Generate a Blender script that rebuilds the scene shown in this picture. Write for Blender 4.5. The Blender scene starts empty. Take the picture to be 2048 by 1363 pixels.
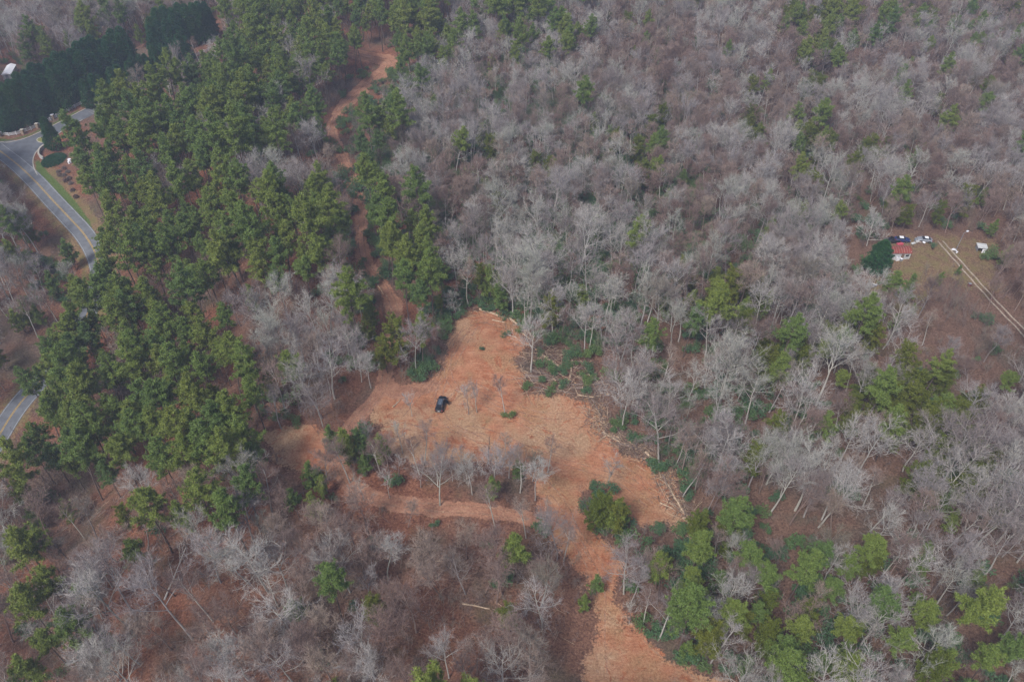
import bpy, bmesh, math, random
import numpy as np
from mathutils import Vector, Matrix
R = math.radians
SC = bpy.context.scene
COL = SC.collection
random.seed(7); RNG = np.random.default_rng(11)

# ------------------------------------------------------------------ camera, sky, sun, exposure
CAM_H, PITCH, FPX = 140.0, 42.8, 1593.0
cam = bpy.data.cameras.new('camera'); camo = bpy.data.objects.new('camera', cam); COL.objects.link(camo)
cam.lens = 28.0; cam.sensor_width = 36.0; cam.clip_end = 12000; cam.clip_start = 0.5
camo.location = (0, 0, CAM_H); camo.rotation_euler = (R(90 - PITCH), 0, 0)
SC.camera = camo
SUN_EL, SUN_ROT = 52, 215
w = bpy.data.worlds.new('World'); SC.world = w; w.use_nodes = True
nt = w.node_tree; nt.nodes.clear()
sky = nt.nodes.new('ShaderNodeTexSky'); sky.sky_type = 'NISHITA'; sky.sun_disc = False
sky.sun_elevation = R(SUN_EL); sky.sun_rotation = R(SUN_ROT); sky.air_density = 1.0; sky.dust_density = 4.0; sky.ozone_density = 1.5
bg = nt.nodes.new('ShaderNodeBackground'); bg.inputs[1].default_value = 0.078
wo = nt.nodes.new('ShaderNodeOutputWorld')
nt.links.new(sky.outputs[0], bg.inputs[0]); nt.links.new(bg.outputs[0], wo.inputs[0])
sl = bpy.data.lights.new('sun', 'SUN'); so = bpy.data.objects.new('sun', sl); COL.objects.link(so)
sl.energy = 1.5; sl.angle = R(12); sl.color = (1.0, 0.985, 0.975)
az = R(SUN_ROT)
sd = Vector((math.sin(az) * math.cos(R(SUN_EL)), math.cos(az) * math.cos(R(SUN_EL)), math.sin(R(SUN_EL))))
so.rotation_euler = (-sd).to_track_quat('-Z', 'Y').to_euler()
SC.view_settings.view_transform = 'Standard'; SC.view_settings.look = 'None'
SC.view_settings.exposure = 1.02; SC.view_settings.gamma = 1.0; SC.view_settings.use_curve_mapping = False
SC.cycles.max_bounces = 5; SC.cycles.diffuse_bounces = 3; SC.cycles.volume_bounces = 1
SC.cycles.use_denoising = True; SC.cycles.denoiser = 'OPENIMAGEDENOISE'; SC.cycles.denoising_input_passes = 'RGB_ALBEDO_NORMAL'; SC.cycles.denoising_prefilter = 'NONE'
HAZE = 0.00038

# ------------------------------------------------------------------ terrain and projection
def sstep(a, b, x):
    t = np.clip((x - a) / (b - a), 0, 1); return t * t * (3 - 2 * t)
def H(x, y):
    x = np.asarray(x, float); y = np.asarray(y, float)
    z = 1.3 * np.sin(x * .045 + y * .021 + 1) + 1.0 * np.sin(x * .028 - y * .05 + 2.2) + .35 * np.sin(x * .13 + 1.7 * np.sin(y * .06)) + .3 * np.sin(y * .14 + 2 * np.sin(x * .05))
    z = z - 14 * sstep(-55, -110, x) * (1 - sstep(150, 240, y))
    z = z - 5 * np.exp(-((x - 75 - (y - 150) * .25) / 22) ** 2) * sstep(110, 150, y) * (1 - sstep(260, 330, y))
    z = z + 10 * sstep(300, 460, y)
    return z
ct, st = math.cos(R(PITCH)), math.sin(R(PITCH))
def proj(x, y, z):
    dx, dy, dz = x, y, z - CAM_H
    f = dy * ct - dz * st; u = dy * st + dz * ct
    f = np.maximum(f, 1e-3)
    return 1024 + FPX * dx / f, 681.5 - FPX * u / f, f
def unproj(u, v, h=0.0):
    rx, ru = (u - 1024) / FPX, (681.5 - v) / FPX
    d = np.array([rx, ct + ru * st, -st + ru * ct])
    t = CAM_H / -d[2]
    for _ in range(40):
        g = float(H(d[0] * t, d[1] * t)) + h
        t += (CAM_H + d[2] * t - g) / -d[2] * .8
    return d[0] * t, d[1] * t
def G(u, v, h=0.0):
    x, y = unproj(u, v, h); return Vector((x, y, float(H(x, y))))
def poly_px(pts): return np.array([unproj(*p) for p in pts])

# 2-D helpers on arrays
def vnoise(x, y, s, seed=0):
    x = x / s; y = y / s
    xi = np.floor(x).astype(np.int64); yi = np.floor(y).astype(np.int64); fx = x - xi; fy = y - yi
    fx = fx * fx * (3 - 2 * fx); fy = fy * fy * (3 - 2 * fy)
    def h(a, b):
        n = (a * 374761393 + b * 668265263 + seed * 982451653) & 0xffffffff
        n = ((n ^ (n >> 13)) * 1274126177) & 0xffffffff
        return ((n ^ (n >> 16)) & 0xffff) / 65535.0
    return (h(xi, yi) * (1 - fx) + h(xi + 1, yi) * fx) * (1 - fy) + (h(xi, yi + 1) * (1 - fx) + h(xi + 1, yi + 1) * fx) * fy
def fbm(x, y, s, seed=0):
    return (vnoise(x, y, s, seed) + .5 * vnoise(x, y, s / 2, seed + 1) + .25 * vnoise(x, y, s / 4, seed + 2)) / 1.75
def inside(px, py, poly):
    r = np.zeros(np.shape(px), bool); n = len(poly)
    for i in range(n):
        x1, y1 = poly[i]; x2, y2 = poly[(i + 1) % n]
        c = ((y1 > py) != (y2 > py)) & (px < (x2 - x1) * (py - y1) / (y2 - y1 + 1e-12) + x1)
        r ^= c
    return r
def dline(px, py, pts, closed=False):
    d = np.full(np.shape(px), 1e9); n = len(pts)
    for i in range(n if closed else n - 1):
        x1, y1 = pts[i][:2]; x2, y2 = pts[(i + 1) % n][:2]
        ex, ey = x2 - x1, y2 - y1
        t = np.clip(((px - x1) * ex + (py - y1) * ey) / (ex * ex + ey * ey + 1e-9), 0, 1)
        d = np.minimum(d, np.hypot(px - x1 - t * ex, py - y1 - t * ey))
    return d
def sdp(px, py, poly):   # positive inside
    d = dline(px, py, poly, True); return np.where(inside(px, py, poly), d, -d)
def smooth(pts, n=6):
    P = [np.array(p, float) for p in pts]; P = [2 * P[0] - P[1]] + P + [2 * P[-1] - P[-2]]; out = []
    for i in range(1, len(P) - 2):
        for k in range(n):
            t = k / n
            out.append(.5 * ((2 * P[i]) + (-P[i - 1] + P[i + 1]) * t + (2 * P[i - 1] - 5 * P[i] + 4 * P[i + 1] - P[i + 2]) * t * t + (-P[i - 1] + 3 * P[i] - 3 * P[i + 1] + P[i + 2]) * t ** 3))
    out.append(P[-2]); return np.array(out)

# ------------------------------------------------------------------ layout of the place (traced, then set down on the terrain)
CLEARING = poly_px([(925, 618), (985, 622), (1040, 650), (1062, 690), (1035, 735), (1045, 782), (1130, 783), (1185, 798), (1200, 850), (1232, 880),
                    (1290, 905), (1330, 945), (1345, 985), (1390, 1040), (1396, 1078), (1330, 1046), (1262, 1035), (1190, 975), (1158, 985), (1160, 1015), (1212, 1085), (1245, 1135),
                    (1236, 1200), (1290, 1268), (1345, 1315), (1450, 1352), (1560, 1400), (1160, 1400), (1168, 1340), (1176, 1260), (1176, 1180), (1150, 1128),
                    (1096, 1066), (1055, 1046), (1082, 1000), (1060, 960), (990, 945), (930, 930), (860, 925), (800, 915), (760, 885), (752, 835), (768, 800), (812, 770), (872, 748),
                    (880, 705), (897, 655)])
INFILL = poly_px([(735, 850), (742, 800), (785, 768), (815, 790), (800, 860)])
CLAYPATCH = poly_px([(525, 868), (590, 848), (655, 866), (680, 895), (692, 950), (640, 960), (575, 945), (540, 915)])
TRACK_A = smooth([unproj(*p) for p in [(560, 62), (640, 78), (720, 110), (775, 122), (772, 140), (740, 165), (705, 195), (676, 228), (664, 265), (680, 300), (697, 342), (715, 390), (723, 430), (722, 480), (731, 525),
                  (755, 556), (780, 592), (791, 630), (787, 675), (777, 720), (768, 765), (748, 800), (705, 850), (676, 900), (684, 940), (722, 985), (800, 1006), (880, 1016), (960, 1020), (1040, 1032), (1100, 1042)]])
TRACK_B = smooth([unproj(*p) for p in [(768, 765), (800, 785), (860, 770)]])
YARD = poly_px([(1690, 590), (1750, 535), (1765, 475), (1900, 460), (1975, 475), (2010, 515), (2030, 590), (1990, 600), (1900, 560), (1870, 600), (1850, 640), (1780, 660), (1720, 630)])
DRIVE = smooth([unproj(*p) for p in [(1880, 482), (1905, 510), (1945, 555), (1990, 605), (2045, 662), (2110, 735)]])
ROAD = smooth([unproj(*p) for p in [(-150, 225), (-80, 252), (-30, 280), (0, 302), (36, 330), (70, 362), (105, 400), (140, 437), (168, 468), (190, 505), (200, 548), (188, 595), (168, 642), (140, 692), (90, 752), (38, 809), (0, 867), (-50, 950), (-110, 1060)]])
JUNC = poly_px([(-60, 262), (0, 283), (35, 280), (60, 272), (82, 262), (120, 243), (160, 222), (240, 182), (330, 140), (440, 100), (445, 110), (335, 152), (250, 196), (165, 240), (125, 262), (97, 283), (80, 296), (70, 308), (66, 322), (72, 345), (62, 352), (30, 326), (0, 300)])
VERGE = poly_px([(68, 318), (80, 320), (97, 342), (125, 370), (152, 400), (182, 440), (190, 470), (172, 468), (120, 400), (90, 368), (70, 345)])
FENCE_PX = [(-20, 266), (5, 270), (20, 272), (40, 268), (72, 256), (108, 238), (160, 211), (230, 180), (320, 142), (405, 108), (440, 93), (470, 82)]
STRIP = poly_px([(-30, 272), (20, 277), (50, 270), (80, 257), (160, 216), (160, 223), (82, 263), (50, 276), (10, 284), (-40, 282)])
BED = poly_px([(80, 318), (95, 292), (112, 290), (135, 300), (145, 325), (160, 350), (185, 400), (195, 450), (170, 430), (128, 370), (97, 340)])
CREEK = poly_px([(70, 505), (95, 515), (120, 545), (105, 550), (80, 530)])
FOREST_FREE = [(CLEARING, .3), (CLAYPATCH, -.6), (JUNC, 2.0), (VERGE, 0.5), (STRIP, 1.0)]

def ground_masks(x, y):
    n1 = fbm(x, y, 9, 3) - .5; n2 = fbm(x, y, 3, 8) - .5
    s = sdp(x, y, CLEARING) + 6 * n1 + 3.5 * n2
    clay = np.maximum(sstep(-3.5, 4.0, s), .9 * sstep(-2, 2, sdp(x, y, INFILL) + 3 * n2))
    s2 = sdp(x, y, CLAYPATCH) + 5 * n1 + 3 * n2; clay2 = sstep(-2.0, 1.5, s2) * .85
    dA = dline(x, y, TRACK_A); far = sstep(272, 300, y)
    wA = 1.7 + 1.5 * far + 1.2 * n1 + 1.2 * n2
    tr = 1 - sstep(wA - .5, wA + 1.2, dA)
    dB = dline(x, y, TRACK_B); tr = np.maximum(tr, 1 - sstep(1.8, 3.2, dB))
    dD = dline(x, y, DRIVE); drive = .18 * (1 - sstep(2, 3, dD))
    sy = sdp(x, y, YARD) + 8 * n1 + 5 * n2; yard = sstep(-3, 4, sy)
    dr = dline(x, y, ROAD); verge = sstep(-.5, 1.2, sdp(x, y, VERGE)); verge = np.maximum(verge, .7 * sstep(-.5, 1, sdp(x, y, STRIP)))
    yard = np.maximum(yard, .62 * sstep(-1, 1.5, sdp(x, y, BED))); road_side = (1 - sstep(3.5, 8.5, dr + 3 * n1)) * .8
    rut = (1 - sstep(.25, .6, np.abs(dA - .9))) * tr
    return np.maximum(clay, clay2), tr, np.clip(yard * .58 + road_side * .8, 0, 1), verge, np.clip(drive, 0, 1), rut

# ------------------------------------------------------------------ materials
def mat(name, base=(.2, .2, .2), rough=.9, spec=.15, metal=0):
    m = bpy.data.materials.new(name); m.use_nodes = True
    b = m.node_tree.nodes['Principled BSDF']
    b.inputs['Base Color'].default_value = (*base, 1); b.inputs['Roughness'].default_value = rough
    b.inputs['Specular IOR Level'].default_value = spec; b.inputs['Metallic'].default_value = metal
    return m, m.node_tree, b
def N(t, kind, **kw):
    n = t.nodes.new(kind)
    for k, v in kw.items():
        if k.startswith('i_'): n.inputs[int(k[2:])].default_value = v
        else: setattr(n, k, v)
    return n
def L(t, a, b): t.links.new(a, b)
def ramp(t, fac, stops):
    r = N(t, 'ShaderNodeValToRGB'); e = r.color_ramp.elements
    while len(e) < len(stops): e.new(.5)
    for q, (p, c) in zip(e, stops): q.position = p; q.color = (*c, 1)
    L(t, fac, r.inputs[0]); return r.outputs[0]
def mixc(t, f, a, b):
    m = N(t, 'ShaderNodeMix', data_type='RGBA')
    if isinstance(f, float): m.inputs[0].default_value = f
    else: L(t, f, m.inputs[0])
    for s, v in ((m.inputs[6], a), (m.inputs[7], b)):
        if isinstance(v, tuple): s.default_value = (*v, 1)
        else: L(t, v, s)
    return m.outputs[2]
def math_(t, op, a, b=None, c=None):
    m = N(t, 'ShaderNodeMath', operation=op)
    for i, v in enumerate((a, b, c)):
        if v is None: continue
        if isinstance(v, (int, float)): m.inputs[i].default_value = v
        else: L(t, v, m.inputs[i])
    return m.outputs[0]
def noise(t, scale, detail=4, vec=None, rough=.6, dist=0.0):
    n = N(t, 'ShaderNodeTexNoise'); n.inputs['Scale'].default_value = scale; n.inputs['Detail'].default_value = detail
    n.inputs['Roughness'].default_value = rough; n.inputs['Distortion'].default_value = dist
    if vec is None:
        g = N(t, 'ShaderNodeNewGeometry'); vec = g.outputs['Position']
    L(t, vec, n.inputs['Vector']); return n.outputs['Fac']

def bark_mat(name, stops, rough=.95):
    """colour differs from tree to tree (object random) and with fine mottling"""
    m, t, b = mat(name, rough=rough, spec=.08)
    oi = N(t, 'ShaderNodeObjectInfo')
    c = ramp(t, oi.outputs['Random'], stops)
    n = noise(t, 1.3, 3)
    c2 = mixc(t, math_(t, 'MULTIPLY', n, .5), c, (.10, .085, .075))
    L(t, c2, b.inputs['Base Color']); return m
def leaf_mat(name, stops, dark, scale=.12, rough=.6, spec=.25, trans=.12):
    m, t, b = mat(name, rough=rough, spec=spec)
    oi = N(t, 'ShaderNodeObjectInfo')
    big = noise(t, .02, 2)
    f = math_(t, 'ADD', math_(t, 'MULTIPLY', oi.outputs['Random'], .7), math_(t, 'MULTIPLY', math_(t, 'SUBTRACT', big, .35), .9))
    c = ramp(t, f, stops)
    n = noise(t, 1.6, 3)
    c = mixc(t, math_(t, 'MULTIPLY', n, .8), c, dark)
    L(t, c, b.inputs['Base Color'])
    b.inputs['Subsurface Weight'].default_value = 0
    tr = N(t, 'ShaderNodeBsdfTranslucent'); L(t, c, tr.inputs[0])
    ms = N(t, 'ShaderNodeMixShader'); ms.inputs[0].default_value = trans
    o = t.nodes['Material Output']; L(t, b.outputs[0], ms.inputs[1]); L(t, tr.outputs[0], ms.inputs[2]); L(t, ms.outputs[0], o.inputs[0])
    return m

M = {}
M['bark_grey'] = bark_mat('grey bark', [(0, (.27, .225, .215)), (.3, (.38, .35, .345)), (.6, (.50, .475, .44)), (.8, (.42, .43, .37)), (1, (.33, .28, .27))])
M['bark_brown'] = bark_mat('brown bark', [(0, (.23, .15, .125)), (.5, (.31, .225, .195)), (1, (.38, .30, .24))])
M['bark_pale'] = bark_mat('pale bark', [(0, (.50, .48, .44)), (.5, (.56, .54, .47)), (1, (.46, .45, .42))])
M['bark_white'] = bark_mat('bleached wood', [(0, (.62, .60, .55)), (1, (.68, .65, .58))])
M['bark_pine'] = bark_mat('pine bark', [(0, (.10, .075, .065)), (.5, (.14, .105, .09)), (1, (.17, .13, .115))])
M['brush'] = bark_mat('brush twigs', [(0, (.19, .13, .115)), (.4, (.27, .205, .18)), (.8, (.27, .24, .20)), (1, (.21, .18, .13))])
M['needles'] = leaf_mat('pine needles', [(0, (.095, .175, .055)), (.3, (.155, .240, .048)), (.65, (.215, .275, .042)), (1, (.275, .300, .048))], (.105, .150, .050))
M['needles_olive'] = leaf_mat('olive needles', [(0, (.12, .165, .018)), (.6, (.18, .205, .022)), (1, (.21, .22, .028))], (.06, .08, .02))
M['cypress'] = leaf_mat('cypress foliage', [(0, (.022, .10, .040)), (.5, (.036, .135, .042)), (1, (.075, .165, .040))], (.014, .055, .026))
M['laurel'] = leaf_mat('laurel leaves', [(0, (.075, .165, .080)), (.4, (.105, .215, .085)), (.75, (.15, .24, .06)), (1, (.22, .28, .05))], (.06, .11, .055), rough=.45, spec=.4)
M['rust'] = leaf_mat('rust dead leaves', [(0, (.30, .085, .03)), (1, (.36, .12, .04))], (.15, .05, .03))

def ground_mat():
    m, t, b = mat('ground', rough=.97, spec=.05)
    va = N(t, 'ShaderNodeVertexColor', layer_name='mask'); vb = N(t, 'ShaderNodeVertexColor', layer_name='mask2')
    sa = N(t, 'ShaderNodeSeparateColor'); L(t, va.outputs[0], sa.inputs[0])
    sb = N(t, 'ShaderNodeSeparateColor'); L(t, vb.outputs[0], sb.inputs[0])
    geo = N(t, 'ShaderNodeNewGeometry'); pos = geo.outputs['Position']
    fine = noise(t, 2.2, 6, rough=.75); mid = noise(t, .35, 5); big = noise(t, .045, 4); tiny = noise(t, 9, 3)
    # leaf litter
    litter = ramp(t, fine, [(.32, (.056, .026, .019)), (.46, (.175, .072, .044)), (.57, (.265, .115, .068)), (.72, (.41, .235, .16))])
    litter2 = ramp(t, fine, [(.32, (.046, .034, .028)), (.5, (.135, .092, .070)), (.72, (.26, .195, .145))])
    bigf = ramp(t, big, [(.40, (0, 0, 0)), (.62, (1, 1, 1))])
    sx_ = N(t, 'ShaderNodeSeparateXYZ'); L(t, pos, sx_.inputs[0])
    east = N(t, 'ShaderNodeMapRange'); east.inputs[1].default_value = -15; east.inputs[2].default_value = 55; east.inputs[4].default_value = .75; L(t, math_(t, 'ADD', sx_.outputs[0], math_(t, 'MULTIPLY', big, 40)), east.inputs[0])
    c = mixc(t, math_(t, 'MAXIMUM', bigf, east.outputs[0]), litter, litter2)
    green = ramp(t, noise(t, .09, 4, dist=.5), [(.55, (0, 0, 0)), (.70, (1, 1, 1))])
    gm = math_(t, 'MULTIPLY', green, math_(t, 'MULTIPLY', mid, .7))
    c = mixc(t, gm, c, (.075, .085, .04))
    def edge(mask, k=.55):
        s = math_(t, 'ADD', mask, math_(t, 'MULTIPLY', math_(t, 'SUBTRACT', fine, .5), k * 1.6))
        s = math_(t, 'ADD', s, math_(t, 'MULTIPLY', math_(t, 'SUBTRACT', mid, .5), k))
        return ramp(t, s, [(.40, (0, 0, 0)), (.62, (1, 1, 1))])
    # clay with scraped streaks
    mp = N(t, 'ShaderNodeMapping'); mp.inputs['Rotation'].default_value = (0, 0, R(4)); mp.inputs['Scale'].default_value = (.10, 1.6, 1)
    L(t, pos, mp.inputs[0]); streak = noise(t, 1.0, 6, mp.outputs[0], .7, 2.0)
    mp2 = N(t, 'ShaderNodeMapping'); mp2.inputs['Rotation'].default_value = (0, 0, R(-62)); mp2.inputs['Scale'].default_value = (.16, 1.1, 1)
    L(t, pos, mp2.inputs[0]); streak2 = noise(t, 1.0, 5, mp2.outputs[0], .7, 2.5)
    clay = ramp(t, math_(t, 'ADD', math_(t, 'MULTIPLY', math_(t, 'ADD', math_(t, 'MULTIPLY', streak, .5), math_(t, 'MULTIPLY', streak2, .5)), .40), math_(t, 'ADD', math_(t, 'MULTIPLY', fine, .32), math_(t, 'MULTIPLY', mid, .28))),
                [(.38, (.21, .085, .045)), (.46, (.34, .145, .078)), (.53, (.44, .205, .115)), (.62, (.52, .31, .19))])
    clay_b = ramp(t, fine, [(.35, (.20, .11, .06)), (.5, (.36, .20, .105)), (.7, (.46, .30, .175))])
    clay = mixc(t, ramp(t, noise(t, .11, 4), [(.47, (0, 0, 0)), (.60, (.8, .8, .8))]), clay, clay_b)
    clay = mixc(t, ramp(t, noise(t, .5, 5), [(.60, (0, 0, 0)), (.72, (.6, .6, .6))]), clay, (.14, .12, .055))
    tan = ramp(t, fine, [(.35, (.24, .15, .09)), (.5, (.40, .26, .155)), (.65, (.54, .40, .27))])
    clay = mixc(t, ramp(t, noise(t, .035, 5, dist=1.5), [(.46, (0, 0, 0)), (.60, (.7, .7, .7))]), clay, tan)
    red = ramp(t, fine, [(.35, (.20, .06, .03)), (.6, (.42, .15, .07))])
    clay = mixc(t, ramp(t, noise(t, .16, 6, rough=.7, dist=2.5), [(.55, (0, 0, 0)), (.62, (.8, .8, .8))]), clay, red)
    clay = mixc(t, ramp(t, noise(t, 1.1, 6, rough=.8, dist=1), [(.60, (0, 0, 0)), (.68, (.7, .7, .7))]), clay, (.13, .065, .035))
    c = mixc(t, edge(sa.outputs[0], .9), c, clay)
    track = ramp(t, math_(t, 'ADD', math_(t, 'MULTIPLY', fine, .6), math_(t, 'MULTIPLY', mid, .4)), [(.38, (.22, .105, .068)), (.52, (.36, .185, .118)), (.66, (.47, .28, .18))])
    c = mixc(t, edge(sa.outputs[1], .45), c, track)
    yard = ramp(t, fine, [(.35, (.13, .075, .04)), (.5, (.22, .145, .08)), (.7, (.31, .24, .13))])
    yard = mixc(t, ramp(t, mid, [(.45, (0, 0, 0)), (.65, (.8, .8, .8))]), yard, (.17, .16, .06))
    c = mixc(t, math_(t, 'MULTIPLY', edge(sa.outputs[2], .7), .85), c, yard)
    vg = ramp(t, fine, [(.35, (.06, .095, .025)), (.65, (.12, .165, .05))])
    c = mixc(t, edge(sb.outputs[0], .2), c, vg)
    c = mixc(t, edge(sb.outputs[1], .3), c, (.42, .34, .26))
    L(t, c, b.inputs['Base Color'])
    bu = N(t, 'ShaderNodeBump'); bu.inputs['Strength'].default_value = .9; bu.inputs['Distance'].default_value = .25
    L(t, math_(t, 'ADD', fine, math_(t, 'MULTIPLY', tiny, .4)), bu.inputs['Height']); L(t, bu.outputs[0], b.inputs['Normal'])
    return m
M['ground'] = ground_mat()
def simple(name, base, var=.25, scale=2.0, rough=.8, spec=.2, metal=0, dark=None):
    m, t, b = mat(name, base, rough, spec, metal)
    n = noise(t, scale, 5)
    d = dark or tuple(x * (1 - var) for x in base)
    c = ramp(t, n, [(.35, d), (.65, tuple(min(1, x * (1 + var * .6)) for x in base))])
    L(t, c, b.inputs['Base Color']); return m
M['asphalt'] = simple('asphalt', (.12, .13, .145), .22, .5, .9)
M['asphalt_old'] = simple('older asphalt', (.145, .155, .17), .2, .6, .9)
M['yellow'] = simple('yellow road paint', (.46, .30, .08), .3, 3)
M['white_line'] = simple('white road paint', (.42, .43, .43), .25, 3)
M['kerb'] = simple('concrete kerb', (.42, .39, .33), .2, 2)
M['fence'] = simple('white fence paint', (.72, .73, .74), .12, 2, .6)
M['stone'] = simple('tan stone', (.36, .27, .20), .4, 5)
M['carpaint'] = simple('black car paint', (.012, .013, .016), .2, 2, .22, .6)
M['glass'] = simple('dark glass', (.02, .025, .032), .1, 1, .06, .9)
M['roofglass'] = simple('grey roof glass', (.075, .095, .12), .3, 3, .12, .8)
M['tyre'] = simple('tyre rubber', (.02, .02, .02), .2, 4)
M['rim'] = simple('alloy rim', (.35, .36, .38), .2, 4, .35, .5, .8)
M['redlamp'] = simple('red lamp glass', (.30, .02, .02), .2, 4, .2)
M['plate'] = simple('white plate', (.75, .76, .78), .1, 4, .4)
M['interior'] = simple('dark interior', (.03, .028, .027), .3, 4)
M['redroof'] = simple('red roof paint', (.21, .045, .038), .5, 2.2, .6, dark=(.17, .04, .03))
M['rib'] = simple('weathered rib', (.34, .23, .18), .35, 3, .6)
M['siding'] = simple('pale siding', (.52, .53, .52), .25, 1.5, .7)
M['white'] = simple('white enamel', (.78, .79, .82), .08, 2, .4)
M['bluecar'] = simple('dark blue car paint', (.02, .035, .12), .3, 1, .3, .5)
M['greymetal'] = simple('grey sheet metal', (.30, .32, .35), .3, 2, .5, .4, .3)
M['timber'] = simple('weathered timber', (.20, .14, .10), .4, 3)
M['logwood'] = simple('peeled log', (.48, .36, .25), .35, 2.5)
M['logbark'] = simple('log bark', (.20, .15, .125), .4, 2.5)
M['cutwood'] = simple('cut wood', (.60, .38, .20), .2, 6)
M['pink'] = simple('faded red plastic', (.50, .09, .12), .2, 3, .5)
M['sand'] = simple('pale sand', (.42, .30, .20), .3, 2)
M['water'] = simple('creek water', (.03, .035, .03), .2, 2, .08, .6)

# ------------------------------------------------------------------ mesh helpers
class MB:
    """collects vertices and faces (numpy) -> one mesh"""
    def __init__(s): s.v = []; s.q = []; s.t = []; s.qm = []; s.tm = []; s.n = 0
    def add(s, v, q=None, t=None, m=0):
        v = np.asarray(v, np.float32).reshape(-1, 3)
        if q is not None and len(q): s.q.append(np.asarray(q, np.int64).reshape(-1, 4) + s.n); s.qm.append(np.full(len(s.q[-1]), m))
        if t is not None and len(t): s.t.append(np.asarray(t, np.int64).reshape(-1, 3) + s.n); s.tm.append(np.full(len(s.t[-1]), m))
        s.v.append(v); s.n += len(v)
    def mesh(s, name, mats, smooth=False):
        V = np.concatenate(s.v); q = np.concatenate(s.q) if s.q else np.zeros((0, 4), int); t = np.concatenate(s.t) if s.t else np.zeros((0, 3), int)
        me = bpy.data.meshes.new(name); me.vertices.add(len(V)); me.vertices.foreach_set('co', V.ravel())
        nl = q.size + t.size; me.loops.add(nl); me.loops.foreach_set('vertex_index', np.concatenate([q.ravel(), t.ravel()]).astype(np.int32))
        me.polygons.add(len(q) + len(t))
        me.polygons.foreach_set('loop_start', np.concatenate([np.arange(len(q)) * 4, q.size + np.arange(len(t)) * 3]).astype(np.int32))
        mi = np.concatenate([np.concatenate(s.qm) if s.qm else np.zeros(0), np.concatenate(s.tm) if s.tm else np.zeros(0)]).astype(np.int32)
        for m in mats: me.materials.append(m)
        me.polygons.foreach_set('material_index', mi)
        me.polygons.foreach_set('use_smooth', np.full(len(mi), smooth))
        me.update(calc_edges=True); return me
    def tubes(s, segs, k, m=0):
        """segs [n,8]: p0 p1 r0 r1"""
        if len(segs) == 0: return
        S = np.asarray(segs, float); p0, p1, r0, r1 = S[:, :3], S[:, 3:6], S[:, 6], S[:, 7]
        d = p1 - p0; d /= np.linalg.norm(d, axis=1, keepdims=True) + 1e-9
        a = np.where(np.abs(d[:, 2:3]) < .9, [[0, 0, 1.]], [[1., 0, 0]])
        x = np.cross(a, d); x /= np.linalg.norm(x, axis=1, keepdims=True) + 1e-9; y = np.cross(d, x)
        ang = np.arange(k) * 2 * math.pi / k
        ring = x[:, None, :] * np.cos(ang)[None, :, None] + y[:, None, :] * np.sin(ang)[None, :, None]
        V = np.concatenate([p0[:, None] + ring * r0[:, None, None], p1[:, None] + ring * r1[:, None, None]], 1)
        i = np.arange(k); j = (i + 1) % k
        f = np.stack([i, j, j + k, i + k], 1)[None] + (np.arange(len(S)) * 2 * k)[:, None, None]
        s.add(V.reshape(-1, 3), q=f.reshape(-1, 4), m=m)
    def ribbons(s, segs, m=0, rng=RNG):
        if len(segs) == 0: return
        S = np.asarray(segs, float); p0, p1, r0, r1 = S[:, :3], S[:, 3:6], S[:, 6:7], S[:, 7:8]
        d = p1 - p0; a = rng.normal(size=d.shape); x = np.cross(a, d); x /= np.linalg.norm(x, axis=1, keepdims=True) + 1e-9
        V = np.stack([p0 - x * r0, p0 + x * r0, p1 + x * r1, p1 - x * r1], 1)
        s.add(V.reshape(-1, 3), q=np.arange(4 * len(S)).reshape(-1, 4), m=m)
    def box(s, lo, hi, m=0, mtx=None):
        x0, y0, z0 = lo; x1, y1, z1 = hi
        v = np.array([[x0, y0, z0], [x1, y0, z0], [x1, y1, z0], [x0, y1, z0], [x0, y0, z1], [x1, y0, z1], [x1, y1, z1], [x0, y1, z1]], float)
        if mtx is not None: v = np.array([mtx @ Vector(p) for p in v])
        s.add(v, q=[(0, 3, 2, 1), (4, 5, 6, 7), (0, 1, 5, 4), (1, 2, 6, 5), (2, 3, 7, 6), (3, 0, 4, 7)], m=m)

def tag(o, label=None, cat=None, group=None, kind=None):
    for k, v in (('label', label), ('category', cat), ('group', group), ('kind', kind)):
        if v: o[k] = v
    return o
def empty(name, loc, rz=0, sc=1.0):
    o = bpy.data.objects.new(name, None); o.location = loc; o.rotation_euler = (0, 0, rz); o.scale = (sc,) * 3; o.empty_display_size = .5
    COL.objects.link(o); return o
def obj(name, me, parent=None, loc=None):
    o = bpy.data.objects.new(name, me); COL.objects.link(o)
    if parent: o.parent = parent
    if loc is not None: o.location = loc
    return o

# ------------------------------------------------------------------ ground
xs = np.concatenate([-270 - np.geomspace(4, 3800, 22)[::-1], np.arange(-270, 270.1, 1.1), 270 + np.geomspace(4, 3800, 22)])
ys = np.concatenate([44 - np.geomspace(4, 3000, 20)[::-1], np.arange(44, 450, 1.1), 450 + np.geomspace(4, 4200, 22)])
X, Y = np.meshgrid(xs, ys); Z = H(X, Y)
inr = (X > -275) & (X < 275) & (Y > 40) & (Y < 455)
mk = np.zeros(X.shape + (6,)); xf, yf = X[inr], Y[inr]
for i, a in enumerate(ground_masks(xf, yf)): mk[inr, i] = a
rough_n = (fbm(X, Y, 5, 21) - .5) * .9 * (1 - mk[..., 0] * .93) * (1 - mk[..., 1])
rough_n *= sstep(2.5, 6, np.where(inr, dline(X, Y, DRIVE), 20))
rough_n *= sstep(4.5, 9, np.where(inr, dline(X, Y, ROAD), 20)) * sstep(-.5, -5, sdp(X, Y, JUNC)) * sstep(3, 12, np.hypot(X - G(1792, 505).x, Y - G(1792, 505).y))
Z = Z + np.clip(rough_n, -.4, .4) 
ny, nx = X.shape
vid = np.arange(nx * ny).reshape(ny, nx)
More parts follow.
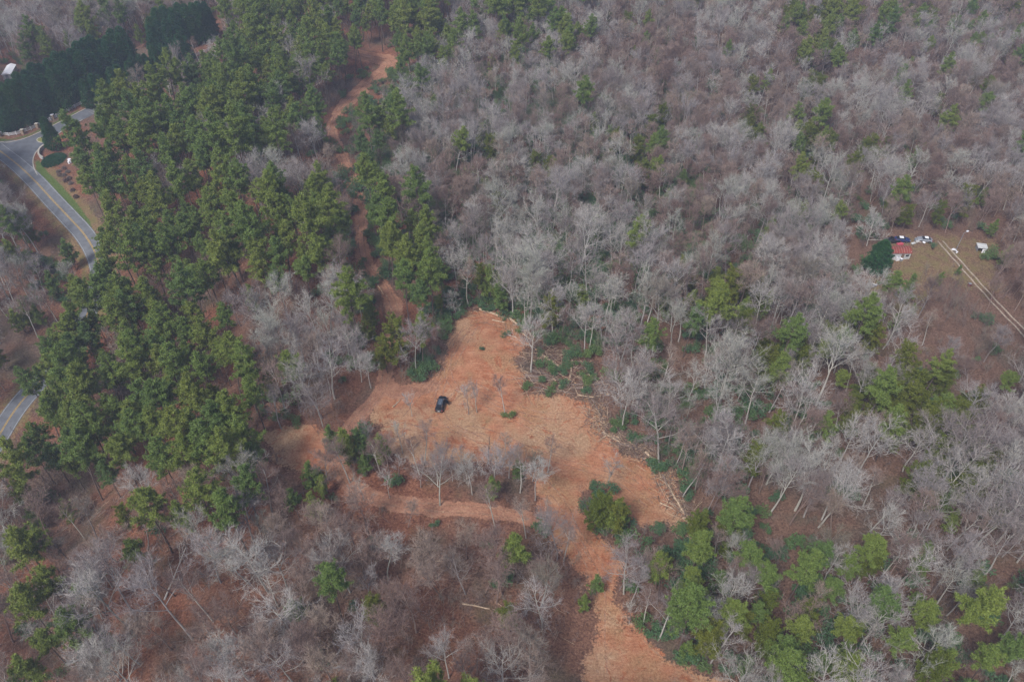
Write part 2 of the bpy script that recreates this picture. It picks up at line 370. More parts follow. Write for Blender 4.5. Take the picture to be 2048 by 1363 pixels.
quads = np.stack([vid[:-1, :-1], vid[:-1, 1:], vid[1:, 1:], vid[1:, :-1]], -1).reshape(-1, 4)
fm = (mk[:-1, :-1] + mk[1:, 1:] + mk[:-1, 1:] + mk[1:, :-1]).reshape(-1, 6) / 4
cxm = (X[:-1, :-1] + X[1:, 1:]).ravel() / 2; cym = (Y[:-1, :-1] + Y[1:, 1:]).ravel() / 2
lab = np.zeros(len(quads), int)
lab[fm[:, 2] > .6] = 4; lab[fm[:, 0] > .5] = 1; lab[(fm[:, 1] > .5) & (fm[:, 0] < .6)] = 2; lab[fm[:, 3] > .5] = 3
lab[(dline(cxm, cym, DRIVE) < 2.2)] = 5
allv = np.stack([X, Y, Z], -1).reshape(-1, 3)
for k, nm in enumerate(['ground', 'clearing', 'dirt_track', 'grass_verge', 'yard', 'driveway']):
    q = quads[lab == k]
    if not len(q): continue
    used, inv = np.unique(q, return_inverse=True)
    b = MB(); b.add(allv[used], q=inv.reshape(-1, 4)); me = b.mesh(nm, [M['ground']], True)
    c1 = me.color_attributes.new('mask', 'FLOAT_COLOR', 'POINT'); c2 = me.color_attributes.new('mask2', 'FLOAT_COLOR', 'POINT')
    mm = mk.reshape(-1, 6)[used]; one = np.ones((len(used), 1))
    c1.data.foreach_set('color', np.hstack([mm[:, :3], one]).astype(np.float32).ravel())
    c2.data.foreach_set('color', np.hstack([mm[:, 3:6], one]).astype(np.float32).ravel())
    tag(obj(nm, me), kind='structure')

def strip(name, line, off, half, lift, m, step=1.5, dash=None):
    """ribbon draped on the terrain along a line"""
    P = [np.array(p) for p in line]; D = [0]
    for a, b_ in zip(P, P[1:]): D.append(D[-1] + np.linalg.norm(b_ - a))
    n = max(2, int(D[-1] / step)); s = np.linspace(0, D[-1], n)
    px = np.interp(s, D, [p[0] for p in P]); py = np.interp(s, D, [p[1] for p in P])
    tx, ty = np.gradient(px), np.gradient(py); l = np.hypot(tx, ty); nx_, ny_ = -ty / l, tx / l
    k = 7 if half > 1 else 2; t = np.linspace(-1, 1, k)
    VX = px[:, None] + nx_[:, None] * (off + t * half); VY = py[:, None] + ny_[:, None] * (off + t * half)
    VZ = H(VX, VY) + lift
    ii = np.arange(n * k).reshape(n, k); q = np.stack([ii[:-1, :-1], ii[:-1, 1:], ii[1:, 1:], ii[1:, :-1]], -1).reshape(-1, 4)
    b = MB(); b.add(np.stack([VX, VY, VZ], -1), q=q[:, ::-1]); me = b.mesh(name, [m]); o = obj(name, me); tag(o, kind='structure'); return o
strip('road', ROAD, 0, 2.9, .05, M['asphalt_old'])
for o_ in (-.14, .14): strip('yellow_line', ROAD, o_, .075, .06, M['yellow'])
strip('white_edge_line', ROAD, -2.62, .05, .06, M['white_line']); strip('white_edge_line', ROAD, 2.62, .05, .06, M['white_line'])
for o_ in (-.85, .85): strip('driveway_rut', DRIVE + np.column_stack([np.sin(np.arange(len(DRIVE)) * 1.7) * .12, np.zeros(len(DRIVE))]), o_, .26, .09, simple('pale gravel rut', (.36, .30, .235), .35, 1.5))
def drape_poly(name, poly, lift, m):
    bm = bmesh.new(); vs = [bm.verts.new((p[0], p[1], 0)) for p in poly]; bm.faces.new(vs)
    x0, y0 = poly.min(0); x1, y1 = poly.max(0)
    for ax, a0, a1 in ((0, x0, x1), (1, y0, y1)):
        for c in np.arange(a0 + 2, a1, 2.5):
            n = Vector((1, 0, 0)) if ax == 0 else Vector((0, 1, 0))
            bmesh.ops.bisect_plane(bm, geom=bm.verts[:] + bm.edges[:] + bm.faces[:], plane_co=n * c, plane_no=n)
    for v in bm.verts: v.co.z = float(H(v.co.x, v.co.y)) + lift
    bmesh.ops.triangulate(bm, faces=bm.faces[:]); bmesh.ops.recalc_face_normals(bm, faces=bm.faces[:])
    me = bpy.data.meshes.new(name); bm.to_mesh(me); bm.free(); me.materials.append(m); return tag(obj(name, me), kind='structure')
drape_poly('junction_pavement', JUNC, .045, M['asphalt'])
def kerb(name, pts, wd=.3, ht=.13):
    P = smooth(pts, 4); b = MB(); n = len(P)
    tx, ty = np.gradient(P[:, 0]), np.gradient(P[:, 1]); l = np.hypot(tx, ty) + 1e-9; nx_, ny_ = -ty / l, tx / l
    a = np.stack([P[:, 0] - nx_ * wd / 2, P[:, 1] - ny_ * wd / 2], 1); c = np.stack([P[:, 0] + nx_ * wd / 2, P[:, 1] + ny_ * wd / 2], 1)
    za = H(P[:, 0], P[:, 1])
    V = np.stack([np.column_stack([a, za - .1]), np.column_stack([a, za + ht]), np.column_stack([c, za + ht]), np.column_stack([c, za - .1])], 1)
    i = np.arange(n - 1)[:, None, None] * 4
    f = np.array([[0, 1, 5, 4], [1, 2, 6, 5], [2, 3, 7, 6]])[None] + i
    b.add(V.reshape(-1, 3), q=f.reshape(-1, 4)); return tag(obj(name, b.mesh(name, [M['kerb']])), kind='structure')
def rut_mat():
    m, t, b = mat('wheel rut', rough=.97, spec=.05); f = noise(t, 1.4, 5)
    c = ramp(t, f, [(.35, (.32, .155, .09)), (.5, (.47, .27, .175)), (.65, (.58, .40, .28))]); L(t, c, b.inputs['Base Color'])
    a = ramp(t, noise(t, .45, 6, rough=.8), [(.40, (0, 0, 0)), (.68, (.75, .75, .75))]); tr = N(t, 'ShaderNodeBsdfTransparent'); ms = N(t, 'ShaderNodeMixShader')
    L(t, a, ms.inputs[0]); L(t, tr.outputs[0], ms.inputs[1]); L(t, b.outputs[0], ms.inputs[2]); L(t, ms.outputs[0], t.nodes['Material Output'].inputs[0]); return m
M['rut'] = rut_mat()
for o_ in (-.85, .85): strip('wheel_rut', TRACK_A, o_, .24, .05, M['rut'], 1.0)
for pts in ([(1205, 1350), (1200, 1260), (1200, 1180), (1165, 1100), (1120, 1040), (1060, 1010)], [(1400, 1350), (1320, 1300), (1250, 1220), (1205, 1140), (1150, 1060), (1120, 1000), (1050, 930), (960, 880), (890, 840), (880, 780), (920, 700), (950, 650)],
            [(1300, 1010), (1240, 960), (1150, 930), (1060, 900), (960, 860), (860, 860), (800, 850)], [(1360, 1030), (1280, 960), (1180, 900), (1080, 860), (960, 800), (900, 760), (905, 690), (960, 650), (1020, 665)], [(860, 790), (890, 740), (900, 690), (925, 645)], [(800, 830), (850, 770), (890, 720)], [(1170, 830), (1080, 830), (1000, 800), (940, 770), (900, 800)]):
    RL = globals().get('RL', .05) + .012; [strip('wheel_rut', smooth([unproj(*p) for p in pts]), o_, .19, RL - .025 + (.005 if o_ > 0 else 0), M['rut'], 1.0) for o_ in (-.85, .85)]
kerb('kerb', [unproj(*p) for p in [(75, 350), (68, 336), (66, 322), (70, 308), (80, 296), (97, 283), (125, 262), (165, 240)]])
kerb('kerb', [unproj(*p) for p in [(-60, 264), (0, 284), (35, 281), (60, 273), (82, 263), (120, 244), (160, 223), (240, 183)]])
isl = [np.array(unproj(86 + 12 * math.cos(a), 280 + 5.5 * math.sin(a))) for a in np.linspace(0, 2 * math.pi, 15)]
kerb('kerb', isl); drape_poly('traffic_island', np.array(isl[:-1]), .10, simple('island grass', (.20, .20, .06), .3, 3))
drape_poly('creek', CREEK, .35, M['water'])

# ------------------------------------------------------------------ tree models
def unit(v): return v / (np.linalg.norm(v) + 1e-9)
class Tree:
    def __init__(s, seed): s.r = np.random.default_rng(seed); s.lv = [[] for _ in range(6)]; s.tips = []
    def grow(s, p, d, ln, r, lv, nseg, wob, up, taper=.35):
        pts = [p]; dirs = [d]; rr = [r]
        for i in range(nseg):
            d = unit(d + s.r.normal(size=3) * wob + np.array([0, 0, up])); q = p + d * ln / nseg
            r1 = r * (1 - (1 - taper) * (i + 1) / nseg)
            s.lv[lv].append([*p, *q, rr[-1], r1]); p = q; pts.append(p); dirs.append(d); rr.append(r1)
        return pts, dirs, rr
def side_dir(r, d, ang, az=None):
    a = unit(np.cross(d, r.normal(size=3))); return unit(d * math.cos(ang) + a * math.sin(ang))
def at(pts, dirs, rr, t):
    f = t * (len(pts) - 1); i = min(int(f), len(pts) - 2); f -= i
    return pts[i] * (1 - f) + pts[i + 1] * f, dirs[i + 1], rr[i] * (1 - f) + rr[i + 1] * f
def bare_tree(seed, Ht=20, spread=1.0, twig=.0125, dens=1.25, fork=None, lim=(10, 15), thick=1.0, ntw=5):
    T = Tree(seed); r = T.r
    fork = fork or r.uniform(.35, .6)
    p0 = np.array([0, 0, -.4]); d = unit(np.array([*r.normal(size=2) * .05, 1.]))
    R0 = Ht * .0105 * thick
    tp, td, tr_ = T.grow(p0, d, Ht * .82, R0, 0, 8, .05, .04, .22)
    n1 = int(r.integers(*lim))
    az0 = r.uniform(0, 6.28)
    for i in range(n1):
        t = fork + (1 - fork) * (i / n1) ** .9 * .98
        p, dd, rr = at(tp, td, tr_, t)
        az = az0 + i * 2.4 + r.normal() * .4; ang = R(r.uniform(28, 60)) * (1.05 - .35 * (t - fork)) * (.8 + .25 * spread)
        d1 = unit(dd * math.cos(ang) + np.array([math.cos(az), math.sin(az), 0]) * math.sin(ang))
        L1 = Ht * r.uniform(.19, .33) * (1.15 - .55 * (t - fork) / (1 - fork)) * spread
        b = T.grow(p, d1, L1, rr * r.uniform(.45, .7), 1, 5, .13, .07, .28)
        for j in range(int(7 * dens)):
            q, e, s1 = at(*b, .22 + .78 * (j + r.random()) / (7 * dens))
            d2 = side_dir(r, e, R(r.uniform(25, 60))); d2[2] += .2; d2 = unit(d2)
            b2 = T.grow(q, d2, L1 * r.uniform(.28, .5), max(.030, s1 * .5), 2, 3, .16, .06, .4)
            for k in range(int(5 * dens)):
                q3, e3, s3 = at(*b2, .2 + .8 * (k + r.random()) / (5 * dens))
                d3 = side_dir(r, e3, R(r.uniform(20, 60))); d3[2] += .15
                b3 = T.grow(q3, unit(d3), L1 * r.uniform(.14, .26), .018, 3, 2, .2, .05, .6)
                for m in range(ntw):
                    q4, e4, _ = at(*b3, .1 + .9 * (m + r.random()) / ntw)
                    d4 = side_dir(r, e4, R(r.uniform(15, 55))); ln = r.uniform(.45, 1.1) * Ht / 20
                    T.lv[4].append([*q4, *(q4 + unit(d4 + np.array([0, 0, .15])) * ln), twig, twig * .4])
    a = MB(); a.tubes(T.lv[0], 7); a.tubes(T.lv[1], 5)
    c = MB(); c.tubes(T.lv[2], 3); c.ribbons(T.lv[3], rng=r); c.ribbons(T.lv[4], rng=r)
    return a, c
def tuft(mb, P, size, n, w, r, m=0, upb=.25, flat=1.0):
    """sprays of needle/leaf faces about the points P"""
    k = len(P); d = r.normal(size=(k, n, 3)); d[..., 2] = d[..., 2] * flat + upb; d /= np.linalg.norm(d, axis=-1, keepdims=True)
    ln = size * r.uniform(.55, 1.1, size=(k, n, 1)); sd_ = np.cross(d, r.normal(size=(k, n, 3))); sd_ /= np.linalg.norm(sd_, axis=-1, keepdims=True)
    o = P[:, None, :] + d * ln * .12
    V = np.stack([o - sd_ * w * .5, o + sd_ * w * .5, o + d * ln + sd_ * w * .30, ], 2)
    V2 = V.reshape(-1, 3); mb.add(V2, t=np.arange(len(V2)).reshape(-1, 3), m=m)
def pine_tree(seed, Ht=22, cr=3.6, cb=.52, nb=46, dens=1.0, tsize=.62, flat=False):
    T = Tree(seed); r = T.r
    tp, td, tr_ = T.grow(np.array([0, 0, -.4]), unit(np.array([*r.normal(size=2) * .03, 1.])), Ht * .98, Ht * .0095, 0, 9, .02, .05, .15)
    P = []
    for i in range(nb):
        u = (i + r.random()) / nb; t = cb + (1 - cb) * u
        p, dd, rr = at(tp, td, tr_, t)
        prof = (math.sin(math.pi * min(1, (.22 + .78 * u)) ** .85) ** .75) * (1 - .25 * u) if not flat else math.sin(math.pi * (.25 + .62 * u)) ** .5
        az = i * 2.4 + r.normal() * .5; Lb = cr * max(.18, prof) * r.uniform(.55, 1.18)
        d1 = unit(np.array([math.cos(az), math.sin(az), r.uniform(-.1, .35) + .55 * u]))
        b = T.grow(p, d1, Lb, max(.03, rr * .33), 1, 3, .12, .06, .3)
        nt_ = max(3, int(4.2 * Lb * dens))
        for j in range(nt_):
            q, e, _ = at(*b, .25 + .75 * (j + r.random()) / nt_)
            off = r.normal(size=3) * np.array([.30, .30, .14]) * (.5 + Lb * .16)
            P.append(q + off)
            if r.random() < .5: P.append(q + off + r.normal(size=3) * .16)
    for k in range(7):
        p, dd, rr = at(tp, td, tr_, r.uniform(cb * .5, cb)); az = r.uniform(0, 6.3)
        T.grow(p, unit(np.array([math.cos(az), math.sin(az), .1])), r.uniform(.6, 1.8), .03, 1, 2, .1, 0)
    P = np.array(P); a = MB(); a.tubes(T.lv[0], 7); c = MB()
    c.tubes(T.lv[1], 3, m=1); tuft(c, P, tsize, 17, .15, r)
    return a, c
def cypress_tree(seed, Ht=11, cr=2.3, n=1500, bump=.25):
    r = np.random.default_rng(seed); T = Tree(seed); cr *= 1.12
    T.grow(np.array([0, 0, -.3]), np.array([0, 0, 1.]), Ht * .93, .18, 0, 4, .01, 0, .15)
    u = r.random(n) ** .8; az = r.uniform(0, 6.283, n)
    lob = 1 + bump * np.sin(az * 5 + u * 14 + seed) * np.sin(u * 23 + az * 2) + r.normal(size=n) * .07
    rad = cr * (1 - u) ** .5 * lob * np.where(u < .06, .8, 1) * r.uniform(.72, 1.02, n) + .05
    P = np.stack([rad * np.cos(az), rad * np.sin(az), .15 + u * Ht * .98], 1)
    a = MB(); a.tubes(T.lv[0], 6); c = MB(); tuft(c, P, .62, 12, .16, r, upb=.9); return a, c
def shrub(seed, Hs=2.2, rad=1.6, n=260, leaf=.30, lw=.13, flat=.8):
    r = np.random.default_rng(seed); T = Tree(seed); P = []
    for i in range(9):
        az = r.uniform(0, 6.28); d = unit(np.array([math.cos(az) * .7, math.sin(az) * .7, 1]))
        b = T.grow(np.array([r.normal() * .2, r.normal() * .2, -.15]), d, Hs * r.uniform(.6, .95), .04, 1, 3, .18, 0, .4)
        c0 = b[0][-1]
        for j in range(n // 9):
            v = r.normal(size=3); v /= np.linalg.norm(v); P.append(c0 + v * np.array([rad * .5, rad * .5, Hs * .27]) * r.random() ** .4)
    P = np.array(P); P[:, 2] = np.maximum(P[:, 2], .1)
    a = MB(); a.tubes(T.lv[1], 3); c = MB(); tuft(c, P, leaf, 8, lw, r, upb=.3); return a, c
def brush(seed, Hb=4.5):
    T = Tree(seed); r = T.r
    for i in range(int(r.integers(3, 7))):
        p = np.array([*r.normal(size=2) * .7, -.2]); L0 = Hb * r.uniform(.55, 1.1)
        b = T.grow(p, unit(np.array([*r.normal(size=2) * .18, 1.])), L0, .03, 1, 4, .07, .05, .35)
        for j in range(9):
            q, e, _ = at(*b, .25 + .75 * r.random()); b2 = T.grow(q, unit(side_dir(r, e, R(r.uniform(20, 55))) + [0, 0, .3]), L0 * r.uniform(.15, .35), .014, 2, 2, .2, .05, .5)
            for k in range(6):
                q, e, _ = at(*b2, r.random()); T.lv[3].append([*q, *(q + side_dir(r, e, R(r.uniform(15, 60))) * r.uniform(.3, .8)), .011, .006])
    c = MB(); c.tubes(T.lv[1], 3); c.ribbons(T.lv[2], rng=r); c.ribbons(T.lv[3], rng=r); return c

class Kind:
    """one tree model: a trunk mesh and a crown mesh, plus both joined for the far mass"""
    def __init__(s, tag_, ac, tm, cms, ht, word=''):
        a, c = ac; s.trunk = a.mesh(tag_ + '_trunk', [tm]); s.crown = c.mesh(tag_ + '_crown', cms); s.ht = ht; s.word = word
        j = MB(); j.v = a.v + c.v; s.mats = [tm] + cms
        j.q = [x for x in a.q] + [x + a.n for x in c.q]; j.t = [x for x in a.t] + [x + a.n for x in c.t]
        j.qm = a.qm + [x + 1 for x in c.qm]; j.tm = a.tm + [x + 1 for x in c.tm]; j.n = a.n + c.n
        s.joined = j.mesh(tag_, s.mats)
BARE = []
for i in range(6):
    BARE.append(Kind('grey_bare', bare_tree(100 + i, 16 + (i % 3) * 1.8, .9 + .14 * (i % 3)), M['bark_grey'], [M['bark_grey']], 19, 'grey'))
for i in range(3):
    BARE.append(Kind('slim_bare', bare_tree(140 + i, 18, .66, fork=.5, lim=(8, 11), thick=.95, dens=1.05), M['bark_pale'], [M['bark_brown']], 20, 'slender'))
for i in range(4):
    BARE.append(Kind('brown_bare', bare_tree(160 + i, 15 + i * .7, .95), M['bark_brown'], [M['bark_brown']], 17.5, 'brown'))
for i in range(3):
    BARE.append(Kind('pale_bare', bare_tree(180 + i, 17.5, 1.2, twig=.014, dens=1.1, thick=1.1), M['bark_pale'], [M['bark_grey']], 20, 'pale-barked'))
BROAD = Kind('broad_pale', bare_tree(207, 14, 1.5, twig=.024, fork=.18, lim=(16, 18), thick=1.2, dens=1.2), M['bark_white'], [M['bark_pale']], 15)
SMALLB = [Kind('small_bare', bare_tree(220 + i, 12, .85, fork=.4, lim=(8, 10), thick=.9, dens=.8), M['bark_grey'], [M['bark_grey']], 12, 'small') for i in range(3)]
for i in range(6):
    BARE.append(Kind('grey_bare', bare_tree(500 + i, 15 + i * .9, [.8, 1.1, .9, 1.2, .75, 1.0][i], fork=[.3, .55, .42, .36, .6, .48][i], dens=[1.1, 1.3, 1.2, 1.1, 1.3, 1.0][i]), [M['bark_grey'], M['bark_pale'], M['bark_grey'], M['bark_brown'], M['bark_grey'], M['bark_pale']][i], [[M['bark_grey'], M['bark_grey'], M['brush'], M['bark_brown'], M['brush'], M['bark_grey']][i]], 17, ['grey', 'pale-trunked grey', 'grey-trunked', 'brown', 'grey-trunked', 'pale-trunked grey'][i]))
SNAG = Kind('snag', bare_tree(240, 11, .35, fork=.5, lim=(4, 6), dens=.5, ntw=1, thick=1.6), M['bark_pine'], [M['bark_pine']], 11)
DEAD = Kind('bleached', bare_tree(241, 14, 1.1, fork=.3, lim=(7, 8), dens=.5, ntw=1, thick=1.5, twig=.03), M['bark_white'], [M['bark_white']], 14)
NM = [M['needles'], M['bark_pine']]
PINE = [Kind('pine', pine_tree(300 + i, 19 + (i % 4) * 1.7, 3.4 + .38 * (i % 4), .50 + .045 * (i % 3), 40), M['bark_pine'], NM, 22, 'green') for i in range(8)]
YPINE = [Kind('young_pine', pine_tree(330 + i, 11, 2.5, .22, 34, 1.1, .55), M['bark_pine'], NM, 11, 'young green') for i in range(3)]
NO = [M['needles_olive'], M['bark_pine']]
OPINE = [Kind('olive_pine', pine_tree(340 + i, 15, 3.6, .30, 42, .85, .62, True), M['bark_pine'], NO, 15, 'olive-green') for i in range(3)]
CYP = [Kind('cypress', cypress_tree(360 + i, 12, 2.7), M['bark_pine'], [M['cypress']], 12) for i in range(4)]
CEDAR = Kind('cedar', cypress_tree(370, 9, 3.0, 1500, .35), M['bark_pine'], [M['cypress']], 9)
SHRUB = [Kind('shrub', shrub(400 + i, 2.4 + .3 * i, 1.7 + .2 * i), M['bark_pine'], [M['laurel']], 2.5, 'green') for i in range(4)]
BRUSH = []
for i in range(6):
    BRUSH.append(brush(430 + i, 3.6 + .5 * i).mesh('brush', [M['brush']]))
r_ = np.random.default_rng(5)
a_, c_ = bare_tree(250, 15, .8, dens=.7, ntw=3)
Pr = np.concatenate([np.array(x)[r_.random(len(x)) < .10][:, :3] if len(x) else x for x in [c_.v[0]]])
Pr = Pr[Pr[:, 2] < 11]; tuft(c_, Pr[:260], .45, 9, .17, r_, m=1, upb=-.3)
RUST = Kind('rust_tree', (a_, c_), M['bark_grey'], [M['bark_grey'], M['rust']], 15)

# ------------------------------------------------------------------ labels that single out one tree or log
LAND = [('black car', 882, 806), ('log pile', 1105, 745), ('fork of the red dirt tracks', 1215, 1190), ('red-roofed cabin', 1792, 500), ('grey shed', 1960, 497),
        ('road junction', 60, 280), ('paved road at left edge', 15, 850), ('small clay patch', 610, 890), ('top tip of the clearing', 960, 620),
        ("clearing's lower right corner", 1385, 1060), ('green thicket in the clearing', 1205, 1030), ('olive tree by the track', 800, 670),
        ('bottom left corner', 0, 1363), ('bottom right corner', 2048, 1363), ('centre of the left pines', 330, 700), ('bottom centre of the photo', 900, 1363),
        ('cypress row', 170, 180), ('sandy bend of the track', 700, 195), ('rust-leaved tree', 1200, 620), ('olive pines at right', 1860, 880),
        ('wide track bend', 1190, 1110), ('middle of right edge', 2048, 760), ('curve of the lower track', 760, 1000), ('pale trees right of centre', 1480, 760)]
DIRS = ['right of', 'above right of', 'above', 'above left of', 'left of', 'below left of', 'below', 'below right of']
ORD = ['', 'second', 'third', 'fourth', 'fifth', 'sixth', 'seventh', 'eighth', 'ninth', 'tenth', 'eleventh', 'twelfth', 'thirteenth', 'fourteenth', 'fifteenth', 'sixteenth', 'seventeenth', 'eighteenth', 'nineteenth', 'twentieth'] + ['%dth' % k for k in range(21, 80)]
def auto_labels(items, noun):
    """items: (object, u, v, word). 'grey bare tree above left of the black car, third nearest it'"""
    cells = {}
    for it in items:
        o, u, v, wd = it
        d = [math.hypot(u - a, (v - b)) for _, a, b in LAND]; i = int(np.argmin(d)); nm, a, b = LAND[i]
        dr = DIRS[int(round(math.degrees(math.atan2(b - v, u - a)) / 45)) % 8]
        cells.setdefault((nm, dr, wd), []).append((d[i], o))
    for (nm, dr, wd), l in cells.items():
        l.sort(key=lambda x: x[0])
        for k, (_, o) in enumerate(l):
            o['label'] = f'{wd} {noun} {dr} the {nm}' + (', nearest' if k == 0 and len(l) > 1 else '' if k == 0 else f', {ORD[k]} nearest')

# ------------------------------------------------------------------ where each kind of tree grows
PA = [(470, -80), (890, -80), (880, 40), (850, 110), (780, 120), (700, 150), (660, 195), (645, 240), (600, 250), (560, 290), (480, 320), (470, 350), (540, 385), (640, 340), (690, 430),
      (690, 500), (560, 545), (420, 555), (400, 600), (450, 650), (480, 720), (530, 770), (530, 880), (500, 930), (330, 930), (240, 900), (130, 925), (60, 900), (35, 800), (32, 740),
      (65, 640), (105, 560), (165, 500), (190, 470), (175, 420), (145, 330), (140, 260), (175, 210), (300, 170), (440, 120), (470, 60)]
PB = [(700, 200), (790, 135), (795, 230), (745, 290), (770, 340), (850, 420), (890, 500), (830, 590), (790, 560), (750, 500), (742, 420), (715, 350), (690, 290)]
HOLES = [(340, 320, 45, 60, .15), (520, 350, 60, 40, .15), (330, 560, 35, 35, .1), (225, 695, 32, 32, .1), (250, 790, 25, 40, .2), (460, 540, 40, 25, .2), (500, 180, 60, 50, .55), (400, 250, 50, 50, .6), (620, 200, 50, 60, .45),
         (620, 300, 60, 60, .1), (450, 430, 25, 50, .4), (560, 60, 60, 30, .5), (420, 880, 40, 30, .4)]
# extra evergreens: u v ru rv pine young olive shrub (chances)
EV = [(820, 520, 60, 70, .5, .1, .3, .5), (950, 580, 60, 50, .25, .35, .1, .9), (1010, 580, 50, 40, .2, .4, 0, .9), (1060, 30, 110, 50, .25, .1, .1, .3), (1040, 10, 60, 30, .6, 0, .2, .2),
      (1440, 590, 100, 55, .3, .35, .5, .7), (1555, 690, 50, 55, .2, .1, .7, .4), (1690, 690, 60, 50, .3, .1, .3, .4), (1720, 620, 30, 40, .4, 0, .1, .3), (1840, 820, 110, 90, .1, .05, .7, .4), (1880, 920, 90, 60, .05, .05, .7, .4),
      (1650, 40, 70, 60, .4, 0, .3, .2), (1630, 250, 35, 110, .2, .05, .35, .3), (1500, 220, 25, 60, 0, .1, .4, .3), (1780, 400, 70, 40, .35, .1, .1, .3), (1930, 410, 60, 40, .25, .1, .1, .3), (1780, 290, 60, 40, .1, .1, .3, .4),
      (1950, 30, 110, 40, .25, .05, .2, .3), (1850, 20, 80, 30, .3, 0, .2, .2), (1430, 1030, 55, 55, .6, .2, .2, .6), (1520, 1100, 60, 50, .5, .2, .1, .5), (1620, 1130, 70, 50, .65, .1, .1, .4), (1740, 1160, 130, 70, .75, .05, .05, .4),
      (1950, 1200, 130, 70, .7, .05, .05, .4), (1900, 1300, 180, 80, .6, .05, .1, .4), (1600, 1250, 130, 110, .45, .5, .2, .8), (1390, 1210, 70, 80, .3, .7, .3, .9), (1440, 1310, 80, 60, .4, .7, .3, .9), (1650, 1330, 60, 40, .3, .3, .2, .4),
      (1340, 1090, 40, 40, .1, .5, .2, .7), (1210, 1040, 60, 70, .1, .3, .2, .8), (430, 1000, 30, 60, .5, .1, 0, .1), (640, 950, 50, 50, .1, .6, 0, .5), (710, 900, 30, 60, 0, .7, 0, .8), (590, 910, 60, 80, .15, .3, 0, .3),
      (60, 1050, 60, 60, .05, .1, .1, .2), (190, 1290, 45, 50, .3, .05, .05, .2), (30, 1270, 40, 50, .25, .05, .05, .2), (740, 1160, 30, 60, .05, .1, .25, .2), (30, 470, 50, 60, .3, .1, 0, .3), (70, 560, 50, 60, .25, .2, 0, .6),
      (60, 130, 60, 60, .3, .1, .1, .2), (230, 60, 90, 60, .3, .05, .05, .2), (380, 20, 70, 40, .4, 0, .05, .2), (1240, 1120, 30, 50, 0, .3, 0, .6), (560, 810, 40, 30, .05, .1, 0, .9), (1330, 330, 60, 60, 0, .1, .05, .3),
      (1480, 870, 60, 60, .05, .05, .15, .4), (2010, 970, 40, 60, .1, 0, .5, .3), (1730, 800, 40, 40, .1, 0, .6, .3), (740, 570, 20, 60, .1, .3, 0, .6), (720, 320, 20, 50, .2, .5, 0, .6), (840, 170, 40, 30, .3, 0, .3, .2), (1300, 270, 30, 40, .1, 0, .3, .3), (880, 60, 50, 40, .3, 0, .1, .2)]
LAUREL = [(1050, 350, 360, 220, .85), (1250, 500, 200, 120, .6), (1500, 450, 250, 150, .3), (1120, 620, 140, 50, 1.1), (1150, 720, 90, 60, .35), (1500, 780, 150, 80, .5), (1000, 400, 190, 150, .50), (1180, 400, 150, 120, .35), (880, 300, 120, 110, .35), (940, 600, 80, 40, 1.1), (1150, 640, 130, 50, .9), (1130, 680, 100, 32, .9), (890, 640, 30, 40, 1.2), (860, 730, 30, 40, 1.1), (1290, 860, 70, 60, 1.), (1380, 900, 100, 80, .7), (1360, 700, 110, 80, .35),
          (1500, 900, 200, 130, .25), (1210, 1050, 50, 50, 1.0), (1450, 1100, 130, 70, .6), (1380, 1300, 90, 80, .5), (120, 540, 60, 60, .5), (730, 640, 30, 100, .35), (700, 720, 80, 40, .3), (1500, 620, 200, 90, .25)]
def ell(u, v, e): return np.clip(1.35 - np.hypot((u - e[0]) / e[2], (v - e[1]) / e[3]), 0, .55) / .55
def free(x, y, pad):
    ok = np.ones(np.shape(x), bool)
    for P, e in FOREST_FREE: ok &= sdp(x, y, P) < -(pad + e) + .8
    ok &= dline(x, y, TRACK_A) > 1.4 + pad + 1.6 * sstep(272, 300, y)
    ok &= dline(x, y, TRACK_B) > 1.6 + pad; ok &= dline(x, y, ROAD) > 5.2 + pad; ok &= dline(x, y, DRIVE) > 2 + pad
    ok &= sdp(x, y, BED) < -pad
    return ok
cab = G(1792, 508); cypn = poly_px([(0, 265), (0, 190), (130, 150), (300, 90), (440, 35), (460, 90), (300, 165), (160, 212), (60, 262)])
def cells(sp, seed, y0=48, y1=450):
    r = np.random.default_rng(seed); a = np.arange(-320, 320, sp); b = np.arange(y0, y1, sp * .87)
    gx, gy = np.meshgrid(a, b); gx = gx + (np.arange(len(b)) % 2)[:, None] * sp / 2
    gx = gx + r.uniform(-.42, .42, gx.shape) * sp; gy = gy + r.uniform(-.42, .42, gy.shape) * sp; gx = gx.ravel(); gy = gy.ravel()
    u, v, f = proj(gx, gy, H(gx, gy) + 10)
    k = (u > -170) & (u < 2218) & (v > -110) & (v < 1520); return gx[k], gy[k], r
x, y, rg = cells(3.75, 77)
ok = free(x, y, 0.5) & (np.hypot(x - cab.x, y - cab.y) > 7)
yd = sdp(x, y, YARD) > 0; ok &= ~(yd & (rg.random(len(x)) < .04)); ok &= sdp(x, y, cypn) < .5
x, y = x[ok], y[ok]; z = H(x, y); n = len(x)
u, v, dep = proj(x, y, z + 16)
pp = np.zeros(n); inPA = inside(u, v, PA) | inside(u, v, PB); pp[inPA] = .93; pp[inside(u, v, PB)] = .8
for h in HOLES:
    k = np.hypot((u - h[0]) / h[2], (v - h[1]) / h[3]) < 1; pp[k] = np.minimum(pp[k], h[4])
py_, po = np.full(n, .012), np.full(n, .010)
pp = np.maximum(pp, .012)
u2, v2, _ = proj(x, y, z + 9)
for e in EV:
    e = list(e)
    if e[0] > 1250 and e[1] < 1000: e[4] *= .6; e[5] *= .7; e[6] *= .9
    if e[0] > 1500 and e[1] >= 1000: e[4] *= .75; e[5] *= .8
    a = ell(u, v, e); pp = np.maximum(pp, a * e[4] * .85); a2 = ell(u2, v2, e); py_ = np.maximum(py_, a2 * e[5] * .8); po = np.maximum(po, a2 * e[6] * .85)
